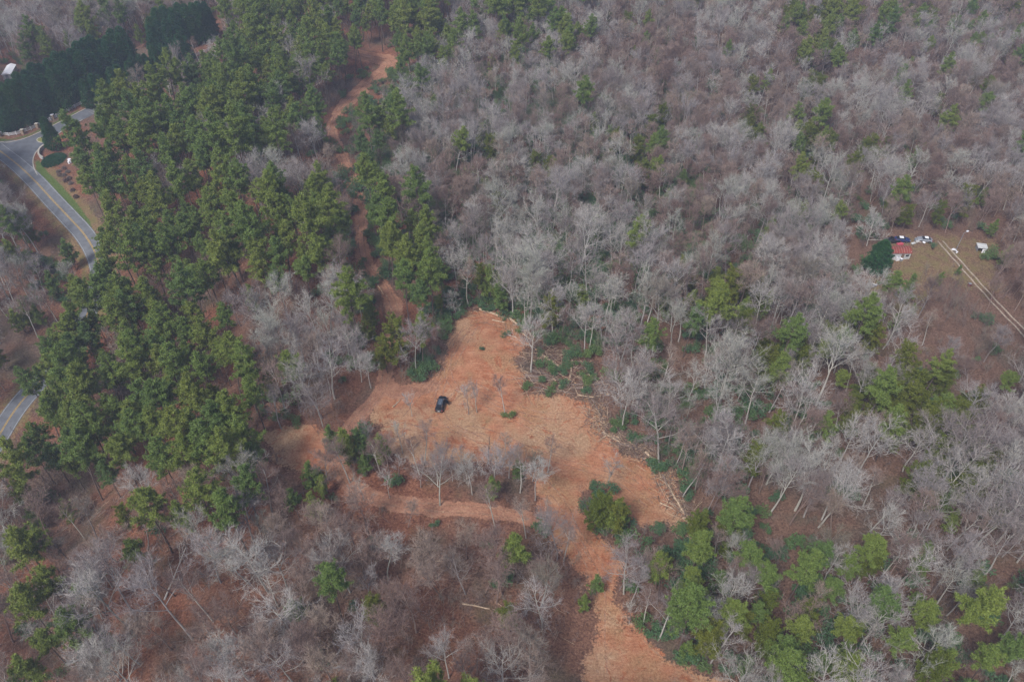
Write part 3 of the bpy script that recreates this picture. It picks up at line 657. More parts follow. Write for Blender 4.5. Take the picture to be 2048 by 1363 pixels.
rr = rg.random(n); kind = np.zeros(n, int)                     # 0 bare, 1 pine, 2 young, 3 olive
kind[rr < pp] = 1; kind[(kind == 0) & (rg.random(n) < py_)] = 2; kind[(kind == 0) & (rg.random(n) < po)] = 3
SEE = [([(0, 225), (150, 175), (280, 120)], 26, .95), ([(380, 80), (435, 65)], 22, .9), ([(755, 124), (775, 124), (772, 140), (740, 165), (705, 195), (676, 228), (664, 265), (680, 300), (697, 342), (715, 390), (723, 430), (722, 480), (731, 525), (755, 556), (780, 592), (791, 630)], 12, 1.0),
       ([(772, 122), (740, 160), (705, 195), (672, 235)], 20, 1.0), ([(791, 630), (787, 675), (777, 720), (768, 765), (748, 800), (705, 850)], 5, .8), ([(676, 900), (684, 940)], 6, .7), ([(722, 985), (800, 1006), (880, 1016), (960, 1020), (1040, 1032), (1100, 1042)], 6, .5),
       ([(0, 300), (36, 330), (70, 362), (105, 400), (140, 437), (165, 465)], 22, 1.0), ([(0, 290), (60, 285), (110, 262), (160, 232)], 26, 1.0), ([(90, 325), (125, 365), (150, 400)], 13, 1.0), ([(0, 867), (25, 825)], 22, 1.0), ([(97, 525)], 22, 1.0), ([(22, 140)], 24, 1.0),
       ([(1780, 495), (1860, 490)], 26, 1.0), ([(1880, 482), (1905, 510), (1945, 555), (1990, 605), (2045, 662)], 12, .95), ([(1960, 495)], 26, 1.0), ([(1925, 470), (1915, 505)], 18, 1.0), ([(1735, 440)], 24, 1.0), ([(1750, 500)], 20, 1.0)]
POLYSEE = [([(925, 618), (985, 622), (1040, 650), (1062, 690), (1035, 735), (1045, 782), (1130, 783), (1185, 798), (1200, 850), (1232, 880), (1290, 905), (1330, 945), (1345, 985), (1390, 1040), (1330, 1040), (1262, 1030), (1200, 950), (1150, 955), (1080, 930), (1000, 870), (930, 860), (860, 850), (805, 850), (790, 830), (800, 792), (835, 760), (872, 748), (880, 705), (897, 655)], .97, 5),
           ([(1120, 1010), (1150, 1010), (1200, 1085), (1235, 1135), (1236, 1200), (1290, 1268), (1345, 1315), (1450, 1363), (1170, 1363), (1176, 1260), (1182, 1180), (1168, 1125)], .97, 3),
           ([(530, 868), (590, 848), (655, 866), (680, 895), (692, 950), (640, 960), (575, 945), (540, 915)], .6, 4), ([(1050, 700), (1100, 690), (1180, 720), (1230, 770), (1190, 795), (1130, 792), (1045, 788)], .95, 5)]
def blocks(x, y, z, hts, wide, seed):
    r = np.random.default_rng(seed); bad = np.zeros(len(x), bool); q = r.random(len(x))
    for h in hts:
        a, b, f = proj(x, y, z + h); rad = wide * FPX / f
        for line, w_, p in SEE:
            P_ = line if len(line) > 1 else line * 2
            bad |= (dline(a, b, P_) < w_ + rad) & (q < p)
        for poly, p, ins in POLYSEE: bad |= (sdp(a, b, poly) > ins - rad) & (q < p)
    return bad
# stands of bare trees: some thinner, so the litter shows between crowns
thin = fbm(x, y, 26, 40); fine_gap = fbm(x, y, 9, 44)
keep = (kind > 0) | (rg.random(n) < np.clip(.50 + .8 * (thin - .5) + 1.0 * (fine_gap - .5) + .18 * (v < 500), .2, .95))
keep &= ~np.where(kind == 2, blocks(x, y, z, (2, 5, 9), 1.0, 5), blocks(x, y, z, (2, 6, 10, 14, 18), 1.6, 6))
low = (kind == 0) & (v > 880) & (u < 1250); keep &= ~(low & (rg.random(n) < .35))
keep &= ~((kind == 0) & inPA & (rg.random(n) < .55))
keep &= ~((kind == 0) & (u > 400) & (u < 800) & (v > 400) & (v < 780) & (rg.random(n) < .3))
pi_ = np.where(keep & (kind == 1))[0]; pi_ = pi_[rg.permutation(len(pi_))]; kept = np.zeros((0, 2))
cellmap = {}
for i in pi_:      # pines keep their distance from each other
    c0, c1 = int(x[i] // 6), int(y[i] // 6); ok_ = True
    for a in (-1, 0, 1):
        for b in (-1, 0, 1):
            for (p, q) in cellmap.get((c0 + a, c1 + b), ()):
                if (p - x[i]) ** 2 + (q - y[i]) ** 2 < 4.25 ** 2: ok_ = False
    if ok_: cellmap.setdefault((c0, c1), []).append((x[i], y[i]))
    else: keep[i] = False
x, y, z, u, v, dep, kind, thin = (q[keep] for q in (x, y, z, u, v, dep, kind, thin)); n = len(x)
rot = rg.uniform(0, 6.283, n); scl = np.clip(rg.normal(.93, .17, n), .5, 1.32)
tone = fbm(x, y, 45, 61)
var = np.zeros(n, int)
bw = rg.random(n)
right_top = (u > 1150) & (v < 520)
for i in range(n):
    if kind[i] == 0:
        t = .5 + (tone[i] - .5) * .8 + (bw[i] - .5) * .62 + (.16 if (u[i] > 1300 and v[i] < 500) else 0) + (.05 if v[i] > 900 and u[i] < 1100 else 0)
        if t > .66: var[i] = 9 + rg.integers(4)
        elif t < .33: var[i] = 13 + rg.integers(3)
        else: var[i] = rg.choice([0, 1, 2, 3, 4, 5, 6, 7, 8, 6, 16, 17, 18, 20, 21, 13, 17, 21] if u[i] > 1100 else [0, 1, 2, 3, 4, 5, 6, 7, 8, 16, 17, 18, 19, 20, 21])
        if v[i] < 460 and u[i] > 820: scl[i] *= .86
    elif kind[i] == 1: var[i] = rg.integers(8)
    else:
        var[i] = rg.integers(3)
        if kind[i] == 3: scl[i] *= .78
    if kind[i] in (1, 2) and u[i] > 1250: scl[i] *= .84
KINDS = {0: (BARE, 'bare_tree', 'bare tree', 'bare hardwood trees in the winter woods'), 1: (PINE, 'pine_tree', 'pine', 'tall pines in the woods'),
         2: (YPINE, 'young_pine', 'pine', 'young pines among the woods'), 3: (OPINE, 'olive_pine', 'spreading pine', 'olive-green pines among the bare trees')}
print('trees', [int((kind == k).sum()) for k in range(4)])

def place_tree(K, name, x, y, rz, s, lean=(0, 0), label=None, cat='tree', group=None, dz=0.0):
    o = empty(name, (x, y, float(H(x, y)) + dz), rz, s)
    o.rotation_euler = (lean[0], lean[1], rz)
    obj('trunk', K.trunk, o); obj('crown', K.crown, o)
    tag(o, label, cat, group); return o

PROTO = {}
def stuff(name, protos, xyz, rz, sc, idx, label, cat):
    """one object: points that carry copies of the models (geometry nodes)"""
    pc = bpy.data.collections.new(name + '_models')
    for i, me in enumerate(protos):
        pc.objects.link(bpy.data.objects.new('model_%02d' % i, me))
    me = bpy.data.meshes.new(name); me.vertices.add(len(xyz)); me.vertices.foreach_set('co', np.asarray(xyz, np.float32).ravel())
    for nm, ty, val in (('rz', 'FLOAT', rz), ('sc', 'FLOAT', sc)):
        me.attributes.new(nm, ty, 'POINT').data.foreach_set('value', np.asarray(val, np.float32))
    me.attributes.new('idx', 'INT', 'POINT').data.foreach_set('value', np.asarray(idx, np.int32))
    o = obj(name, me); g = bpy.data.node_groups.new(name, 'GeometryNodeTree')
    g.interface.new_socket('Geometry', in_out='INPUT', socket_type='NodeSocketGeometry'); g.interface.new_socket('Geometry', in_out='OUTPUT', socket_type='NodeSocketGeometry')
    gi = g.nodes.new('NodeGroupInput'); go = g.nodes.new('NodeGroupOutput'); ip = g.nodes.new('GeometryNodeInstanceOnPoints'); ci = g.nodes.new('GeometryNodeCollectionInfo')
    ci.inputs[0].default_value = pc; ci.inputs['Separate Children'].default_value = True; ci.inputs['Reset Children'].default_value = True
    ip.inputs['Pick Instance'].default_value = True
    def attr(nm, ty):
        a = g.nodes.new('GeometryNodeInputNamedAttribute'); a.data_type = ty; a.inputs[0].default_value = nm; return a.outputs[0]
    cb_ = g.nodes.new('ShaderNodeCombineXYZ'); g.links.new(attr('rz', 'FLOAT'), cb_.inputs[2])
    g.links.new(gi.outputs[0], ip.inputs['Points']); g.links.new(ci.outputs[0], ip.inputs['Instance']); g.links.new(attr('idx', 'INT'), ip.inputs['Instance Index'])
    g.links.new(cb_.outputs[0], ip.inputs['Rotation']); g.links.new(attr('sc', 'FLOAT'), ip.inputs['Scale']); g.links.new(ip.outputs[0], go.inputs[0])
    m = o.modifiers.new('spread', 'NODES'); m.node_group = g
    tag(o, label, cat, None, 'stuff'); return o

STUFFL = {0: ('bare_woodland', 'bare grey and brown hardwood trees covering the far slopes'), 1: ('far_pines', 'green pines farther back in the left stand and among the woods'),
          2: ('far_young_pines', 'young pines scattered farther back'), 3: ('far_olive_pines', 'olive-green pines scattered farther back')}
for k, (Ks, nm, noun, grp) in KINDS.items():
    ii = np.where(kind == k)[0]
    uu, vv, ff = proj(x[ii], y[ii], z[ii] + 12)
    vis = (uu > 8) & (uu < 2040) & (vv > 8) & (vv < 1355)
    order = np.argsort(np.where(vis, ff / scl[ii], 1e6)); solo = order[:300]; solo = solo[vis[solo]]
    items = []
    for j in solo:
        i = ii[j]; K = Ks[var[i]]
        lean = (rg.normal() * .035, rg.normal() * .035)
        o = place_tree(K, nm, x[i], y[i], rot[i], scl[i], lean, group=grp)
        sz = 'tall ' if scl[i] > 1.1 and k < 2 else ''
        items.append((o, uu[j], vv[j], sz + K.word))
    auto_labels(items, noun)
    rest = np.setdiff1d(np.arange(len(ii)), solo); rest = ii[rest]
    if len(rest):
        stuff(STUFFL[k][0], [K.joined for K in Ks], np.stack([x[rest], y[rest], z[rest]], 1), rot[rest], scl[rest], var[rest], STUFFL[k][1], 'trees')

# brush layer under the trees
bx, by, rb = cells(2.5, 91); ok = free(bx, by, .0) & (np.hypot(bx - cab.x, by - cab.y) > 6); ok &= sdp(bx, by, cypn) < 0
bu_, bv_, _ = proj(bx, by, H(bx, by) + 3)
dn = fbm(bx, by, 14, 70)
ok &= rb.random(len(bx)) < np.clip(.24 + 1.6 * (dn - .5) + .22 * (bu_ > 1150) * (bv_ < 700), .02, .8)
ok &= ~((sdp(bx, by, YARD) > 0) & (rb.random(len(bx)) < .8))
bx, by = bx[ok], by[ok]; k_ = ~blocks(bx, by, H(bx, by), (2, 4), .5, 7); bx, by = bx[k_], by[k_]
ssb = 1
stuff('underbrush', BRUSH, np.stack([bx, by, H(bx, by)], 1), rb.uniform(0, 6.28, len(bx)), rb.uniform(.55, 1.25, len(bx)), rb.integers(0, 6, len(bx)), 'thin bare saplings and brush covering the forest floor', 'underbrush')
# shrubs
sx, sy_, rs = cells(2.9, 95); ok = free(sx, sy_, .1) & (np.hypot(sx - cab.x, sy_ - cab.y) > 6); ok &= sdp(sx, sy_, cypn) < 0
sx, sy_ = sx[ok], sy_[ok]; su, sv, sf = proj(sx, sy_, H(sx, sy_) + 1.5)
ps = np.full(len(sx), .018)
for e in EV: ps = np.maximum(ps, ell(su, sv, e) * e[7] * .5)
for e in LAUREL: ps = np.maximum(ps, ell(su, sv, e) * e[4])
ps *= np.clip(.35 + 1.5 * fbm(sx, sy_, 10, 81), .2, 1.4)
k = rs.random(len(sx)) < ps; sx, sy_, su, sv, sf = sx[k], sy_[k], su[k], sv[k], sf[k]; nS = len(sx)
ssc = rs.uniform(.5, 1.3, nS); srz = rs.uniform(0, 6.28, nS); sid = rs.integers(0, 4, nS)
vis = (su > 8) & (su < 2040) & (sv > 8) & (sv < 1355); order = np.argsort(np.where(vis, sf / ssc, 1e6)); solo = order[:300]; solo = solo[vis[solo]]
items = []
for i in solo:
    K = SHRUB[sid[i]]; o = empty('evergreen_shrub', (sx[i], sy_[i], float(H(sx[i], sy_[i]))), srz[i], ssc[i])
    obj('stem', K.trunk, o); obj('foliage', K.crown, o); tag(o, None, 'shrub', 'evergreen shrubs under the trees'); items.append((o, su[i], sv[i], ('large ' if ssc[i] > .95 else 'small ') + 'green'))
auto_labels(items, 'shrub')
rest = np.setdiff1d(np.arange(nS), solo)
stuff('far_shrubs', [K.joined for K in SHRUB], np.stack([sx[rest], sy_[rest], H(sx[rest], sy_[rest])], 1), srz[rest], ssc[rest], sid[rest], 'dull green laurel shrubs beneath the far grey trees', 'shrubs')
print('brush', len(bx), 'shrubs', nS)

# ------------------------------------------------------------------ notable single trees
def single(K, name, px, py, s, label, lean=(0, 0), rz=None, cat='tree', group=None):
    p = G(px, py); return place_tree(K, name, p.x, p.y, random.uniform(0, 6.28) if rz is None else rz, s, lean, label, cat, group)
cl = [(SMALLB[0], 824, 832, .85, 'small bare tree at left edge of the clearing, left of the black car'), (SMALLB[1], 937, 828, 1.0, 'twin-looking left bare tree just right of the black car'),
      (SMALLB[2], 954, 824, .95, 'slender bare tree in the dry brush patch right of the car'), (BARE[7], 1010, 828, .80, 'tall bare tree mid clearing below the log pile'),
      (BARE[6], 1004, 932, .72, 'thin grey tree beside the dark snag in the clearing'), (BARE[8], 1095, 945, .75, 'lone slender tree on open clay in the clearing'),
      (BARE[6], 840, 950, .85, 'grey tree at lower left edge of the clearing'), (SMALLB[0], 1215, 975, 1.15, 'fine-twigged tree in right half of the clearing'),
      (SMALLB[1], 805, 905, 1.0, 'small bare tree at the clearing edge below left of the car'), (BARE[1], 1070, 1000, .8, 'bare tree where the lower track meets the clearing'),
      (BARE[2], 880, 1010, .9, 'tall bare tree standing beside the lower track'), (BARE[7], 990, 1055, .9, 'slender bare tree just below the lower track'),
      (BARE[7], 1128, 1120, .9, 'tall tree on left side of the wide track bend'), (SMALLB[2], 1272, 1118, .65, 'small pale bare tree right of the wide track bend'),
      (SMALLB[1], 1258, 1245, .75, 'small bare tree right of the lower track fork'), (BARE[13], 1010, 1400, .95, 'large pale-limbed bare tree at the bottom edge of the photo')]
veil = [(735, 905), (762, 948), (800, 962), (842, 975), (905, 962), (945, 990), (1040, 985), (1065, 962), (700, 965), (728, 1000), (850, 925), (925, 935), (1018, 955), (780, 995), (985, 985), (1090, 1062), (655, 985), (1052, 1075)]
for k, (a, b) in enumerate(veil):
    cl.append(((SMALLB + BARE[6:9] + BARE[16:19])[(k * 5) % 9], a, b, [.95, .8, .88, .72][k % 4], ('leftmost thin bare tree' if k == 16 else f'thin bare tree, {["first"] + ORD[1:] if False else ORD[[a_ for a_ in sorted(q[0] for q in veil)].index(a)]}'.replace('tree, ,', 'tree,') + ' from the left') + ' in the strip between clearing and lower track'))
for K, a, b, s, lb in cl: single(K, 'bare_tree', a, b, s, lb, group='bare hardwood trees in the winter woods')
single(SNAG, 'dead_snag', 976, 925, 1.0, 'dark dead snag with stubby limbs in the clearing')
single(OPINE[0], 'olive_pine', 803, 742, 1.12, 'round olive-green tree between the track and the clearing')
single(OPINE[1], 'olive_pine', 775, 745, .8, 'smaller olive tree left of the round olive tree by the track')
single(BROAD, 'pale_tree', 1733, 492, .85, 'broad bleached-looking bare tree beside the red-roofed cabin')
single(CEDAR, 'cedar_tree', 1750, 540, 1.12, 'dark green cedar at left end of the red-roofed cabin')
single(YPINE[1], 'cedar_tree', 1872, 572, .5, 'low dark evergreen below right of the cabin')
single(YPINE[2], 'cedar_tree', 1912, 552, .38, 'small dark evergreen on left side of the driveway')
single(YPINE[0], 'young_pine', 1822, 632, .42, 'small conical green tree in the yard grass')
single(RUST, 'rust_tree', 1203, 690, 1.0, 'bare tree hung with rust-brown dead leaves behind the log pile')
single(BARE[14], 'bare_tree', 1062, 745, 1.0, 'tall pale twin-stemmed tree at left end of the log pile', group='bare hardwood trees in the winter woods')
single(BARE[15], 'bare_tree', 1105, 672, 1.0, 'tall pale tree rising above the log pile thicket', group='bare hardwood trees in the winter woods')
single(DEAD, 'dead_tree', 1238, 232, 1.0, 'bleached white dead tree leaning among upper grey woods', (R(35), R(-30)))
single(DEAD, 'dead_tree', 330, 1195, .9, 'bleached fallen tree crown on litter in lower left woods', (R(60), R(-40)))
single(CYP[0], 'cypress_tree', 112, 298, 1.0, 'dark cypress standing alone beside the road junction', (0, 0))
for i, (a, b, s) in enumerate([(1185, 1065, 1.0), (1205, 1062, 1.1), (1225, 1075, 1.0), (1240, 1060, .8)]):
    single((OPINE + YPINE)[i], 'thicket_tree', a, b, .75 * s if i < 3 else .8, ['left', 'second from left', 'third from left', 'rightmost'][i] + ' evergreen of the green thicket inside the clearing', group='evergreens of the thicket in the clearing')
pines = [(345, 1105, 1.0), (392, 1100, .85), (440, 1075, .95), (520, 1062, .95), (600, 1040, .6), (120, 1290, 1.0), (215, 1330, .95), (1190, 1190, .35), (1165, 1225, .3), (668, 905, .45), (530, 985, .7)]
pl = ['leftmost of the tall lone pines above the lower left woods', 'second lone pine from left above the lower left woods', 'third lone pine with round crown above the lower left woods', 'fourth lone pine left of the lower track',
      'short pine below the small clay patch', 'pine with bare lower trunk near the left edge at bottom', 'dense pine in the bottom left woods', 'young pine at left edge of the wide lower track', 'tiny pine in litter left of the lower track', 'bushy young pine at right edge of the clay patch', 'slim pine below the clay patch']
for (a, b, s), lb in zip(pines, pl):
    K = PINE[(a + b) % 8] if s > .5 else YPINE[a % 3]; single(K, 'pine_tree' if s > .5 else 'young_pine', a, b, s if s > .5 else s * 1.9, lb)
# cypress rows
def lerp_px(pts, d):
    P = smooth([unproj(*p) for p in pts], 8); D = np.concatenate([[0], np.cumsum(np.hypot(*np.diff(P, axis=0).T))]); n_ = int(D[-1] / d)
    return [(np.interp(k * d, D, P[:, 0]), np.interp(k * d, D, P[:, 1])) for k in range(n_ + 1)], n_
row, _ = lerp_px([(-40, 262), (30, 258), (80, 238), (150, 206), (215, 172), (265, 150)], 3.1)
row2, _ = lerp_px([(318, 112), (370, 95), (435, 74)], 3.1)
row3, _ = lerp_px([(180, 214), (225, 196), (265, 182), (300, 158), (390, 118)], 3.6)
ordn = ['first'] + ORD[1:]
for nm, rw, s0, side in (('long cypress row behind the white fence', row, 1.0, 0), ('far cypress clump', row2, .95, 0), ('nearer cypress row beside the pines', row3, .70, 0)):
    for i, (a, b) in enumerate(rw):
        s = s0 * random.uniform(1.12, 1.38)
        place_tree(CYP[i % 4], 'cypress_tree', a + random.uniform(-.8, .8), b + random.uniform(-.8, .8), random.uniform(0, 6.28), s, label=f'dark green cypress, {ordn[i]} from the left in the {nm}', group='dark cypresses lining the fence')
for i, (a, b) in enumerate(row):      # double row gives the hedge its depth
    place_tree(CYP[(i + 2) % 4], 'cypress_tree', a - 1.2 + random.uniform(-.5, .5), b + 3.6, random.uniform(0, 6.28), random.uniform(1.3, 1.55), label=f'taller dark cypress, {ordn[i]} from the left in the back cypress row', group='dark cypresses lining the fence')
for i, (a, b) in enumerate(row2):
    place_tree(CYP[(i + 1) % 4], 'cypress_tree', a - 1.2, b + 3.6, random.uniform(0, 6.28), random.uniform(1.15, 1.4), label=f'dark cypress, {ordn[i]} from the left at the back of the far clump', group='dark cypresses lining the fence')

# ------------------------------------------------------------------ fence, walls, beds at the junction
fx, _ = lerp_px(FENCE_PX, 2.6)
fr = empty('white_fence', (fx[0][0], fx[0][1], float(H(*fx[0])))); tag(fr, 'white three-rail fence curving in front of the dark cypress row', 'fence')
fo = Vector(fr.location)
pb = MB(); pb.box((-.08, -.08, -.2), (.08, .08, 1.35)); pb.box((-.11, -.11, 1.35), (.11, .11, 1.42)); postm = pb.mesh('post', [M['fence']])
for i, (a, b) in enumerate(fx):
    o = obj('post', postm, fr, Vector((a, b, float(H(a, b)))) - fo)
    if i + 1 < len(fx):
        a2, b2 = fx[i + 1]
        p1, p2 = Vector((a, b, float(H(a, b)))), Vector((a2, b2, float(H(a2, b2)))); d = p2 - p1
        for hgt in (.35, .75, 1.15):
            m_ = MB(); q = Matrix.Translation(p1 - fo + Vector((0, 0, hgt))) @ d.to_track_quat('X', 'Z').to_matrix().to_4x4(); m_.box((.08, -.025, -.085), (d.length - .08, .025, .085), mtx=q); obj('rail', m_.mesh('rail', [M['fence']]), fr)
for (a, b), lb in zip([(0, 273), (47, 268), (76, 256), (107, 238)], ['tan stone pillar at the left edge in the white fence', 'tan stone pillar second from left in the white fence', 'tan stone pillar near the lone cypress', 'pale capped pillar behind the lone cypress']):
    p = G(a, b); e = empty('stone_pillar', p); tag(e, lb, 'pillar', 'pillars in the white fence')
    m_ = MB(); m_.box((-.45, -.45, -.2), (.45, .45, 1.7)); obj('shaft', m_.mesh('shaft', [M['stone']]), e); m_ = MB(); m_.box((-.55, -.55, 1.7), (.55, .55, 1.85)); obj('cap', m_.mesh('cap', [M['kerb'] if a < 100 else M['white']]), e)
wl = smooth([unproj(*p) for p in [(97, 291), (87, 297), (80, 305), (80, 314), (88, 320)]], 5)
e = empty('entrance_wall', G(82, 306)); tag(e, 'low curved pale stone entrance wall by the road junction', 'wall'); wo_ = Vector(e.location)
for nm, wd, z0, z1, m_ in (('wall_face', .22, -.2, 1.1, M['siding']), ('coping', .3, 1.1, 1.22, M['kerb'])):
    b = MB()
    for i in range(len(wl) - 1):
        p1 = Vector((*wl[i], float(H(*wl[i])))); p2 = Vector((*wl[i + 1], float(H(*wl[i + 1])))); d = p2 - p1
        b.box((-.02, -wd, z0), (d.length + .02, wd, z1), mtx=Matrix.Translation(p1 - wo_) @ d.to_track_quat('X', 'Z').to_matrix().to_4x4())
    obj(nm, b.mesh(nm, [m_]), e)
def leaf_mound(name, px, py, rx, ry, hh, m, n, label, cat='shrub', leaf=.4, seed=3):
    r = np.random.default_rng(seed); p = G(px, py); a = r.uniform(0, 6.28, n); q = r.random(n) ** .5
    P = np.stack([rx * q * np.cos(a), ry * q * np.sin(a), hh * np.sqrt(np.clip(1 - q ** 3, 0, 1)) * r.uniform(.5, 1, n)], 1); P[:, 2] += H(P[:, 0] + p.x, P[:, 1] + p.y) - p.z
    b = MB(); tuft(b, P, leaf, 8, .14, r, upb=.6); o = obj(name, b.mesh(name, [m])); o.location = p; return tag(o, label, cat)
leaf_mound('juniper_bed', 108, 321, 4.1, 4.6, .9, M['cypress'], 1500, 'dark green oval bed of low juniper beside the junction')
for i, (a, b) in enumerate([(118, 345), (128, 352), (136, 345), (132, 362), (142, 368), (128, 338), (146, 382), (152, 395), (120, 352), (138, 358)]):
    leaf_mound('dormant_shrub', a, b, .8, .8, .9, M['brush'], 60, f'reddish-brown dormant shrub, {ordn[i]} down the planting bed by the road', seed=20 + i)
for i, (a, b, s) in enumerate([(141, 325, 1.0), (138.5, 327, .6)]):
    e = empty('utility_box', G(a, b)); tag(e, ['taller', 'lower'][i] + ' white utility box at the pine edge above the road', 'utility box'); m_ = MB(); m_.box((-.45 * s, -.35 * s, -.1), (.45 * s, .35 * s, 1.3 * s)); obj('cabinet', m_.mesh('cabinet', [M['white']]), e)
    m_ = MB(); m_.box((-.5 * s, -.4 * s, 1.3 * s), (.5 * s, .4 * s, 1.38 * s)); obj('lid', m_.mesh('lid', [M['white']]), e)

# ------------------------------------------------------------------ vehicles
def loft(sections, mtl, name):
    """sections: list of (y, [(x,z)...]) joined front to back, ends closed"""
    bm = bmesh.new(); R_ = []
    for yy, pr in sections: R_.append([bm.verts.new((a, yy, b)) for a, b in pr])
    k = len(R_[0])
    for A, B in zip(R_, R_[1:]):
        for i in range(k): bm.faces.new((A[i], A[(i + 1) % k], B[(i + 1) % k], B[i]))
    bm.faces.new(R_[0][::-1]); bm.faces.new(R_[-1]); bmesh.ops.recalc_face_normals(bm, faces=bm.faces[:])
    me = bpy.data.meshes.new(name); bm.to_mesh(me); bm.free()
    for m_ in (mtl if isinstance(mtl, list) else [mtl]): me.materials.append(m_)
    for p in me.polygons: p.use_smooth = False
    return me
def prof(wd, z0, z1, c=.12): return [(-wd + c, z0), (wd - c, z0), (wd, z0 + c), (wd, z1 - c), (wd - c, z1), (-wd + c, z1), (-wd, z1 - c), (-wd, z0 + c)]
wt = MB(); an = np.arange(14) * 2 * math.pi / 14
def cyl(r, x0, x1, name, m_):
    b = MB(); k = 14; V = np.concatenate([np.stack([np.full(k, x0), r * np.cos(an), r * np.sin(an)], 1), np.stack([np.full(k, x1), r * np.cos(an), r * np.sin(an)], 1), [[x0, 0, 0], [x1, 0, 0]]])
    i = np.arange(k); j = (i + 1) % k
    b.add(V, q=np.stack([i, j, j + k, i + k], 1), t=np.concatenate([np.stack([j, i, np.full(k, 2 * k)], 1), np.stack([i + k, j + k, np.full(k, 2 * k + 1)], 1)])); return b.mesh(name, [m_])
TYRE = cyl(.37, -.12, .12, 'tyre', M['tyre']); RIM = cyl(.23, -.13, .13, 'rim', M['rim'])
def bmx(name, lo, hi, m_, parent, bev=0.02):
    b = MB(); b.box(lo, hi); return obj(name, b.mesh(name, [m_]), parent)
def car(px, py, rz, paint, label, roof=None, L_=4.9, kind_='suv', opendoor=False, name='parked_car'):
    e = empty(name, G(px, py), rz); tag(e, label, 'car'); hw = .97; h2 = L_ / 2
    s = [(-h2, prof(hw * .82, .42, .88)), (-h2 + .25, prof(hw * .97, .30, 1.02)), (-h2 + .9, prof(hw, .26, 1.08)), (0, prof(hw, .26, 1.08)), (h2 - 1.2, prof(hw, .28, 1.06)), (h2 - .45, prof(hw * .95, .3, .98)), (h2, prof(hw * .78, .4, .78))]
    bd = obj('body', loft(s, paint, 'body'), e)
    if kind_ == 'suv': gy = [(-h2 + .12, .80, 1.06, 1.10), (-h2 + .45, .80, 1.05, 1.66), (-h2 + .9, .78, 1.05, 1.74), (.45, .78, 1.05, 1.76), (h2 - 1.75, .79, 1.05, 1.60), (h2 - 1.15, .83, 1.04, 1.12)]
    elif kind_ == 'pickup': gy = [(-.35, .8, 1.05, 1.12), (-.2, .8, 1.05, 1.66), (.6, .78, 1.05, 1.72), (h2 - 1.7, .79, 1.05, 1.5), (h2 - 1.2, .82, 1.04, 1.1)]
    else: gy = [(-h2 + .6, .8, .98, 1.08), (-h2 + 1.25, .76, .98, 1.4), (.2, .74, .98, 1.44), (h2 - 1.4, .82, .98, 1.08)]
    def gp(wd, z0, z1): t = .16 * min(1, (z1 - z0) / .6); return [(-wd, z0), (wd, z0), (wd - t, z1 - .04), (wd - t - .06, z1), (-wd + t + .06, z1), (-wd + t, z1 - .04)]
    obj('cabin_glass', loft([(a, gp(b, c, d)) for a, b, c, d in gy], M['glass'], 'cabin_glass'), e)
    top = [g for g in gy if g[3] > 1.36]
    obj('roof', loft([(a, [(-b + .20, d + .002), (b - .20, d + .002), (b - .24, d + .045), (-b + .24, d + .045)]) for a, b, c, d in top], roof or paint, 'roof'), e)
    if kind_ == 'suv':
        for sx_ in (-1, 1): bmx('roof_rail', (sx_ * .60 - .02, -1.9, 1.80), (sx_ * .60 + .02, .6, 1.85), M['rim'], e)
        bmx('sunroof', (-.44, -1.3, 1.806), (.44, .5, 1.815), M['roofglass'], e); bmx('rear_spoiler', (-.62, -h2 + .2, 1.70), (.62, -h2 + .55, 1.74), paint, e)
        obj('windscreen', loft([(h2 - 1.80, [(-.60, 1.63), (.60, 1.63), (.60, 1.645), (-.60, 1.645)]), (h2 - 1.14, [(-.72, 1.135), (.72, 1.135), (.72, 1.15), (-.72, 1.15)])], M['roofglass'], 'windscreen'), e)
        obj('rear_window', loft([(-h2 + .16, [(-.66, 1.17), (.66, 1.17), (.66, 1.19), (-.66, 1.19)]), (-h2 + .42, [(-.58, 1.62), (.58, 1.62), (.58, 1.64), (-.58, 1.64)])], M['glass'], 'rear_window'), e)
    if kind_ == 'pickup': bmx('cargo_bed', (-.8, -h2 + .15, 1.08), (.8, -.45, 1.10), M['interior'], e)
    for sx_ in (-1, 1):
        for sy in (-h2 + .95, h2 - .98):
            w_ = empty('wheel', (sx_ * .88, sy, .37)); w_.parent = e; obj('tyre', TYRE, w_); obj('rim', RIM, w_)
        bmx('headlight', (sx_ * .62 - .16, h2 - .28, .70), (sx_ * .62 + .16, h2 - .12, .84), M['plate'], e); bmx('tail_light', (sx_ * .80 - .10, -h2 + .05, .78), (sx_ * .80 + .10, -h2 + .25, 1.03), M['redlamp'], e)
        bmx('mirror', (sx_ * 1.10 - .13, h2 - 1.55, 1.05), (sx_ * 1.10 + .13, h2 - 1.42, 1.22), paint, e)
    bmx('licence_plate', (-.26, -h2 - .015, .62), (.26, -h2 + .01, .78), M['plate'], e)
    if opendoor:
        d = empty('open_door', (.985, h2 - 1.50, 0)); d.parent = e; d.rotation_euler = (0, 0, R(52))
        bmx('door_panel', (-.04, -1.08, .38), (.05, 0, 1.06), paint, d); bmx('window_frame', (-.02, -1.0, 1.06), (.02, -.1, 1.58), M['glass'], d)
        bmx('door_opening', (.94, h2 - 2.55, .40), (.975, h2 - 1.52, 1.04), M['interior'], e)
    return e
car(882, 811, R(-9), M['carpaint'], 'black suv with an open front door parked on the red clay clearing', roof=M['carpaint'], opendoor=True, L_=4.95)
car(1783, 484, R(86), M['carpaint'], 'black pickup at left end of the row behind the cabin', kind_='pickup', L_=4.6)
car(1803, 482, R(-100), M['bluecar'], 'dark blue car with a white roof parked behind the cabin', roof=M['white'], kind_='sedan', L_=4.4)
